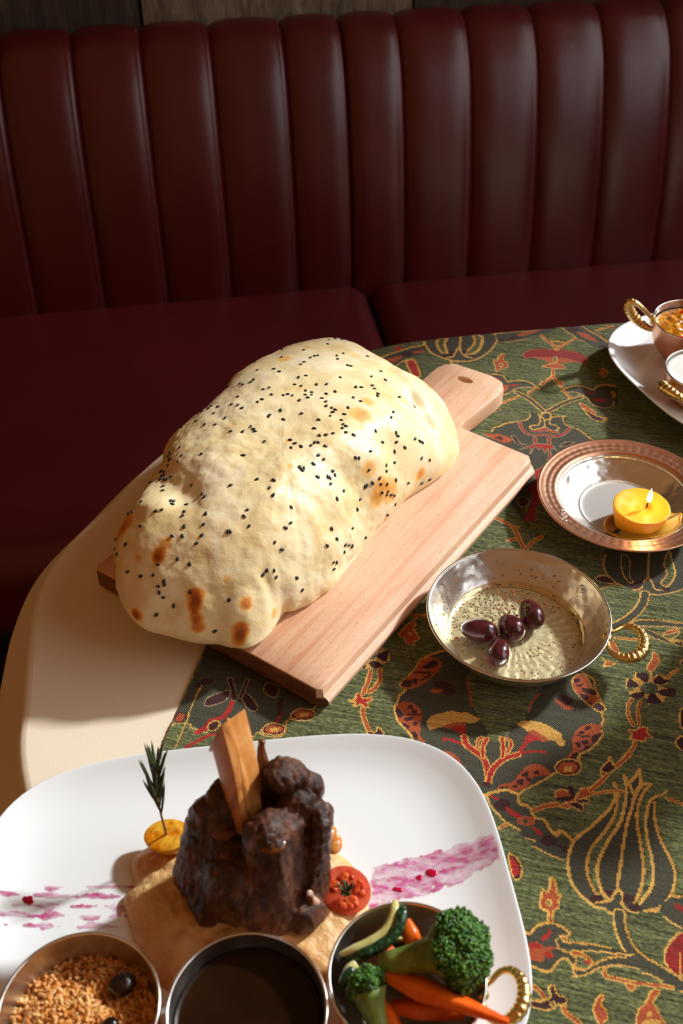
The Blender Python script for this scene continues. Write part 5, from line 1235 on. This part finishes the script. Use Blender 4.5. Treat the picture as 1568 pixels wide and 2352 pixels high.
# ------------------------------------------------------------------ tomatoes, rosemary
def half_tomato(name, label, c, nrm, up, rx, ry, depth, skin, flesh, gel=None):
    nrm = Vector(nrm).normalized(); up = Vector(up); s = up.cross(nrm).normalized(); up = nrm.cross(s).normalized(); R = Matrix((s, up, nrm)).transposed()
    t = thing(name, label, 'tomato', c); t.rotation_mode = 'QUATERNION'; t.rotation_quaternion = R.to_quaternion()
    pr = [(1.0, 0), (1.005, -.06)] + [(cos(a), -depth * sin(a) / rx - .02) for a in np.linspace(.1, pi / 2, 12)]
    n = 40; V = [(r * rx * cos(2 * pi * k / n), r * ry * sin(2 * pi * k / n), z * rx) for r, z in pr for k in range(n)]
    Fc = [(j * n + k, j * n + (k + 1) % n, (j + 1) * n + (k + 1) % n, (j + 1) * n + k) for j in range(len(pr) - 1) for k in range(n)]
    obj('skin', me('skin', V, Fc), skin, t)
    n, nr = 40, 14; X = np.zeros((n, nr, 3))
    for i in range(n):
        for j in range(nr):
            f = (j + .001) / (nr - 1); a = 2 * pi * i / n; x, y = rx * f * cos(a), ry * f * sin(a)
            z = .0007 * (1 - f ** 8) + .0005 * noise.noise(Vector((x * 220, y * 220, rx * 50))) * (1 - f ** 6)
            X[i, j] = (x, y, z)
    V, Fc = gridmesh('f', X, True); obj('cut_face', me('cut_face', V, Fc), flesh, t)
    if gel:
        bm = bmesh.new()
        for (a0, a1) in ((.25, 1.0), (1.5, 2.4), (2.9, 3.6), (4.9, 5.8)):
            for k in range(9):
                a = a0 + (a1 - a0) * random.random(); r = random.uniform(.42, .68); ico(bm, (rx * r * cos(a), ry * r * sin(a), .0010), random.uniform(.0016, .0028), 2, (1.3, 1, .45))
        obj('seed_pockets', bmesh_me('seed_pockets', bm), gel, t)['label'] = 'wet orange seed pockets'
    return t
half_tomato('yellow_tomato_half', 'halved yellow cherry tomato with a rosemary sprig, left of the lamb', (-.1275, .4560, mz + .0215), (-.22, .10, .95), (.35, .94, 0), .0185, .0140, .0140, yel_skin, yel_flesh)
half_tomato('red_tomato_half', 'halved red cherry tomato cut side up, right of the lamb', (.0030, .4125, mz + .0205), (.02, -.42, .9), (.35, .94, 0), .0180, .0160, .0140, red_skin, red_flesh, red_gel)
def needle(L):
    V = []; Fc = []; n = 6; m_ = 6
    for j in range(m_):
        f = j / (m_ - 1); w_ = .00100 * (max(0, sin(pi * min(1, f * .92 + .08))) ** .6 + .08) * (1 if f < .98 else .3)
        for i in range(n): a = 2 * pi * i / n; V.append((w_ * cos(a), w_ * .5 * sin(a) + .10 * L * f * f, L * f))
    Fc = [(j * n + i, j * n + (i + 1) % n, (j + 1) * n + (i + 1) % n, (j + 1) * n + i) for j in range(m_ - 1) for i in range(n)] + [tuple(range(n))[::-1], tuple(range((m_ - 1) * n, m_ * n))]
    return me('leaf', V, Fc)
nd = needle(.016); nd.materials.append(rosemary_m.m)
def sprig(label, base, stem, n, f0, lsc, spread, name='rosemary_sprig', extra=None):
    t = thing(name, label, 'herb', base); pth = catmull([Vector(p) for p in stem], 8)
    obj('stem', tube('stem', pth, [.0011 - .0007 * k / len(pth) for k in range(len(pth))], 8), stem_m, t)
    for k in range(n):
        f = f0 + (1 - f0) * (k + .5) / n; i = min(len(pth) - 2, int(f * (len(pth) - 1))); p = Vector(pth[i]); d = (Vector(pth[i + 1]) - p).normalized()
        az = k * 2.4; side_ = Vector((cos(az), sin(az), 0)); dr = (d * 1.0 + side_ * spread * random.uniform(.7, 1.2)).normalized()
        o = bpy.data.objects.new('leaf', nd); COL.objects.link(o); o.parent = t; o.location = p
        o.rotation_mode = 'QUATERNION'; o.rotation_quaternion = dr.to_track_quat('Z', 'Y'); s = lsc * random.uniform(.8, 1.2) * (1 - .25 * abs(f - .6)); o.scale = (1.05, 1.05, s)
    return t
sprig('fresh rosemary sprig standing in the halved yellow tomato', (-.1275, .4560, mz + .0220), [(0, 0, -.002), (-.002, .002, .022), (-.0045, .010, .038), (-.0040, .020, .052)], 26, .36, 1.85, .40)
sprig('tiny rosemary tip lying on the halved red tomato', (.0020, .4085, mz + .0215), [(0, 0, 0), (.0008, -.001, .003), (.001, .001, .0065)], 16, .0, .55, 1.3, 'rosemary_tip')

# ------------------------------------------------------------------ beetroot smears brushed on the plate
def smear(name, label, quad, fn, step=.0008, drops=()):
    q = np.array(quad); lo = q.min(0); hi = q.max(0); V = []; Fc = []; idx = {}
    nx, ny = int((hi[0] - lo[0]) / step) + 1, int((hi[1] - lo[1]) / step) + 1
    gx = lo[0] + np.arange(nx) * step; gy = lo[1] + np.arange(ny) * step; GX, GY = np.meshgrid(gx, gy, indexing='ij'); M_ = inpoly(GX, GY, [tuple(p) for p in q]); DB = segdist(GX, GY, [tuple(p) for p in q] + [tuple(q[0])])
    c0 = Vector((float(q[:, 0].mean()), float(q[:, 1].mean()), 0)); c0.z = pz(c0.x, c0.y)
    def vid(i, j):
        if (i, j) not in idx: idx[(i, j)] = len(V); x, y = gx[0] + i * step, gy[0] + j * step; V.append((x - c0.x, y - c0.y, pz(x, y) + .00035 - c0.z))
        return idx[(i, j)]
    for i in range(nx - 1):
        for j in range(ny - 1):
            if M_[i, j] and fn(gx[i], gy[j], DB[i, j]): Fc.append((vid(i, j), vid(i + 1, j), vid(i + 1, j + 1), vid(i, j + 1)))
    o = obj(name, me(name, V, Fc), beet_m, loc=c0); tag(o, label, 'sauce')
    bm = bmesh.new()
    for (x, y, r) in drops:
        for k in range(5): ico(bm, (x - c0.x + random.gauss(0, r * .6), y - c0.y + random.gauss(0, r * .5), pz(x, y) - c0.z + .0004), r * random.uniform(.5, 1), 2, (1.2, 1, .22))
    obj('drop', bmesh_me('drop', bm), beet_dark, o)['label'] = 'thick crimson drops'
    return o
def f_right(x, y, d):
    n = noise.fractal(Vector((x * 170, y * 170, 1)), 1, 2, 3); e = noise.noise(Vector((x * 40, y * 130, 5)))
    return n + .35 * e > -.95 + 1.15 * math.exp(-d / .0028)
smear('beetroot_smear', 'broad pink beetroot brush stroke on the plate right of the red tomato', [[0.0227, 0.4421], [0.0502, 0.4507], [0.0897, 0.4609], [0.1121, 0.4646], [0.1153, 0.4572], [0.1157, 0.4435], [0.1069, 0.4382], [0.087, 0.4287], [0.0613, 0.4198], [0.0361, 0.415], [0.0189, 0.4083], [0.0194, 0.4184]], f_right, drops=[(*(0.0654, 0.4376), .0030), (*(0.0563, 0.4334), .0016), (*(0.0405, 0.4247), .0018)])
def f_left(x, y, d):
    n = noise.fractal(Vector((x * 60, y * 120, 4)), 1, 2, 3); row = sin((y - .3) * 2 * pi / .0078 + .8 * noise.noise(Vector((x * 30, 0, 2))))
    return n + .42 * row > .16 + .3 * math.exp(-d / .004)
smear('beetroot_smear', 'broken streaky pink beetroot brush stroke on the plate left of the puree', [[-0.2654, 0.426], [-0.2153, 0.4267], [-0.1494, 0.428], [-0.1409, 0.4117], [-0.1342, 0.3965], [-0.1781, 0.3939], [-0.2569, 0.3919]], f_left, drops=[(*(-0.2248, 0.4162), .0024)])

# ------------------------------------------------------------------ vegetables in the right bowl
VB = Vector((.0418, .3385, PZ0))
def broccoli(label, base, crown, R, stalk_r, nb_, sc=1.0, seed=1, floret=9):
    rnd = random.Random(seed); b = Vector(base); c = Vector(crown); t = thing('broccoli_floret', label, 'broccoli', b)
    d = (c - b); L = d.length; dn = d.normalized(); s = dn.orthogonal().normalized(); u = dn.cross(s)
    V, Fc = tube_vf([dn * (L * f) for f in (0, .2, .45, .7, .9)], [stalk_r * k for k in (.92, .95, 1.05, 1.35, 1.7)], 14)
    Vs = V; Fs = Fc
    for k in range(6):
        a = k * 2 * pi / 6; e = dn * (L * .9) + (s * cos(a) + u * sin(a)) * R * .6; n0 = len(Vs)
        v2, f2 = tube_vf([dn * (L * .42), dn * (L * .62) + (e - dn * L * .62) * .35, e], [stalk_r * .75, stalk_r * .6, stalk_r * .55], 8); Vs = Vs + v2; Fs = Fs + [tuple(i + n0 for i in f) for f in f2]
    obj('stalk', me('stalk', Vs, Fs), stalk_m, t)['label'] = 'paler green stalk'
    bm = bmesh.new(); cc = dn * (L * .98); cl_ = []; bl_ = []
    for k in range(floret):
        z = 1 - (k + .5) / floret * 1.25; a = k * 2.4; rr = math.sqrt(max(0, 1 - z * z)); dv = (dn * z + (s * cos(a) + u * sin(a)) * rr); cl_.append((cc + dv * R * .60, R * .46))
    for (p, r) in cl_:
        ico(bm, p, r * .93, 2)
        for k in range(nb_):
            v = Vector((rnd.gauss(0, 1), rnd.gauss(0, 1), rnd.gauss(0, 1))).normalized()
            if v.dot(dn) < -.55: continue
            bl_.append((p + v * r * rnd.uniform(.90, 1.05), rnd.uniform(.0008, .0015) * sc))
    crown = bmesh_me('crown', bm); V = [tuple(v.co) for v in crown.vertices]; Fc = [tuple(p.vertices) for p in crown.polygons]
    tb_ = bmesh.new(); ico(tb_, (0, 0, 0), 1, 1); tb_.verts.ensure_lookup_table(); tv = np.array([tuple(v.co) for v in tb_.verts]); tf = np.array([[v.index for v in f.verts] for f in tb_.faces]); tb_.free()
    for (p, r) in bl_: n0 = len(V); V += list(map(tuple, tv * r + np.array(p))); Fc += [tuple(f) for f in (tf + n0).tolist()]
    obj('crown', me('crown', V, Fc), bud_m, t)['label'] = 'dark green budded crown'
    return t
broccoli('large broccoli floret resting across the vegetable bowl', VB + Vector((-.0160, .0060, .046)), VB + Vector((.0290, .0085, .062)), .0250, .0088, 420, 1.0, 3, 13)
broccoli('small pale broccoli floret at the left of the vegetable bowl', VB + Vector((-.018, -.032, .036)), VB + Vector((-.026, -.0085, .049)), .0130, .0072, 170, .8, 5, 8)
def sweep(path, w, h, side_ref, taper=None, ngon=10):
    """rounded rectangular section along a path: w along side_ref, h along the other normal"""
    P_ = [Vector(p) for p in path]; V = []; Fc = []; N = len(P_)
    for i, p in enumerate(P_):
        t = (P_[min(i + 1, N - 1)] - P_[max(i - 1, 0)]).normalized(); s = Vector(side_ref); s = (s - t * s.dot(t)).normalized(); u = t.cross(s); k_ = taper[i] if taper else 1
        for k in range(ngon):
            a = 2 * pi * k / ngon + pi / ngon; ca, sa = cos(a), sin(a); e = .55
            V.append(p + s * (w * k_ * math.copysign(abs(ca) ** e, ca)) + u * (h * k_ * math.copysign(abs(sa) ** e, sa)))
    for i in range(N - 1):
        for k in range(ngon): k2 = (k + 1) % ngon; Fc.append((i * ngon + k, i * ngon + k2, (i + 1) * ngon + k2, (i + 1) * ngon + k))
    Fc += [tuple(range(ngon))[::-1], tuple(range((N - 1) * ngon, N * ngon))]
    return V, Fc
def courgette(label, pts, inward, w=.0062):
    c0 = Vector(pts[0]); t = thing('courgette_slice', label, 'courgette', c0); pa = catmull([Vector(p) - c0 for p in pts], 8); N = len(pa); iv = Vector(inward).normalized()
    tp = [min(1, .35 + 4 * min(i, N - 1 - i) / N) for i in range(N)]
    V, Fc = sweep([Vector(p) + iv * .0040 for p in pa], w * .94, .0036, (0, -.5, .9), tp); obj('flesh', me('flesh', V, Fc), courg_m, t)['label'] = 'pale inner flesh'
    V, Fc = sweep([Vector(p) - iv * .0018 for p in pa], w * 1.10, .0040, (0, -.5, .9), tp); obj('rind', me('rind', V, Fc), rind_m, t)['label'] = 'dark green rind'
    return t
courgette('curved courgette slice propped on the back rim of the vegetable bowl', [VB + Vector(p) for p in ((-.0030, .047, .0500), (-.0045, .036, .0490), (-.0110, .026, .0465), (-.0240, .0185, .0440), (-.0400, .0130, .0425))], (-.75, .62, -.15), .0072)
courgette('short courgette piece at the left edge of the vegetable bowl', [VB + Vector(p) for p in ((-.0405, -.004, .040), (-.0380, .002, .0425), (-.0330, .006, .043))], (.3, .9, -.3), .0060)
def carrot(label, a, b, w, h, tips=(1, .2)):
    a, b = Vector(a), Vector(b); t = thing('carrot_stick', label, 'carrot', a, 0, 'carrot sticks in the vegetable bowl'); N = 12; pa = [(b - a) * (k / (N - 1)) for k in range(N)]
    tp = [tips[0] + (1 - tips[0]) * min(1, f / .35) if f < .35 else (1 - (1 - tips[1]) * ((f - .35) / .65) ** 1.3) for f in [k / (N - 1) for k in range(N)]]
    V, Fc = sweep(pa, w, h, (0, -.75, .65), tp, 12); m_ = me('flesh', V, Fc); autosmooth(m_, 45); obj('flesh', m_, carrot_m, t); return t
carrot('long orange carrot wedge lying over the front rim towards the handle', VB + Vector((-.021, .002, .0470)), VB + Vector((.060, -.0330, .0530)), .0098, .0062, (.25, .25))
carrot('upright carrot chunk behind the broccoli stalk', VB + Vector((.0005, .037, .047)), VB + Vector((.009, .016, .036)), .0075, .0058, (.55, .9))
carrot('small carrot end between courgette and broccoli stalk', VB + Vector((-.019, .016, .0400)), VB + Vector((-.008, .020, .0390)), .0050, .0048, (.5, .8))
carrot('carrot stick at the front left of the vegetable bowl', VB + Vector((-.019, -.010, .0360)), VB + Vector((-.004, -.040, .0330)), .0075, .0060, (.6, .8))

# ------------------------------------------------------------------ made-up pitcher past the right edge, added unseen to shade the runner
jg = thing('jug', 'made-up dark stoneware pitcher, unseen past the right edge, added to shade the runner', 'jug', (.53, .72, CZ))
jug_m = Mat('dark_stoneware', srgb(44, 34, 30), .5); jug_m.bump(jug_m.noise(60), .1)
obj('body', lathe_me('body', prof(catmull([(0, .0002), (.05, .0004), (.062, .006), (.085, .06), (.088, .11), (.07, .165), (.050, .20), (.052, .235), (.060, .25), (.056, .25), (.048, .232), (.046, .20), (.066, .163), (.083, .11), (.08, .06), (.055, .010), (0, .008)], 6)), 48), jug_m, jg)
obj('handle', tube('handle', catmull([(.050, 0, .232), (.085, 0, .24), (.118, 0, .19), (.112, 0, .13), (.086, 0, .10)], 8), .0085, 12), jug_m, jg)
carrot('carrot stick low in the bowl under the long wedge', VB + Vector((-.010, -.012, .0290)), VB + Vector((.036, -.016, .0300)), .0080, .0060, (.6, .7))
courgette('courgette piece deep in the bowl under the broccoli stalk', [VB + Vector(p) for p in ((-.020, .026, .027), (-.004, .028, .029), (.014, .024, .028), (.026, .014, .027))], (-.2, .9, -.2), .0060)
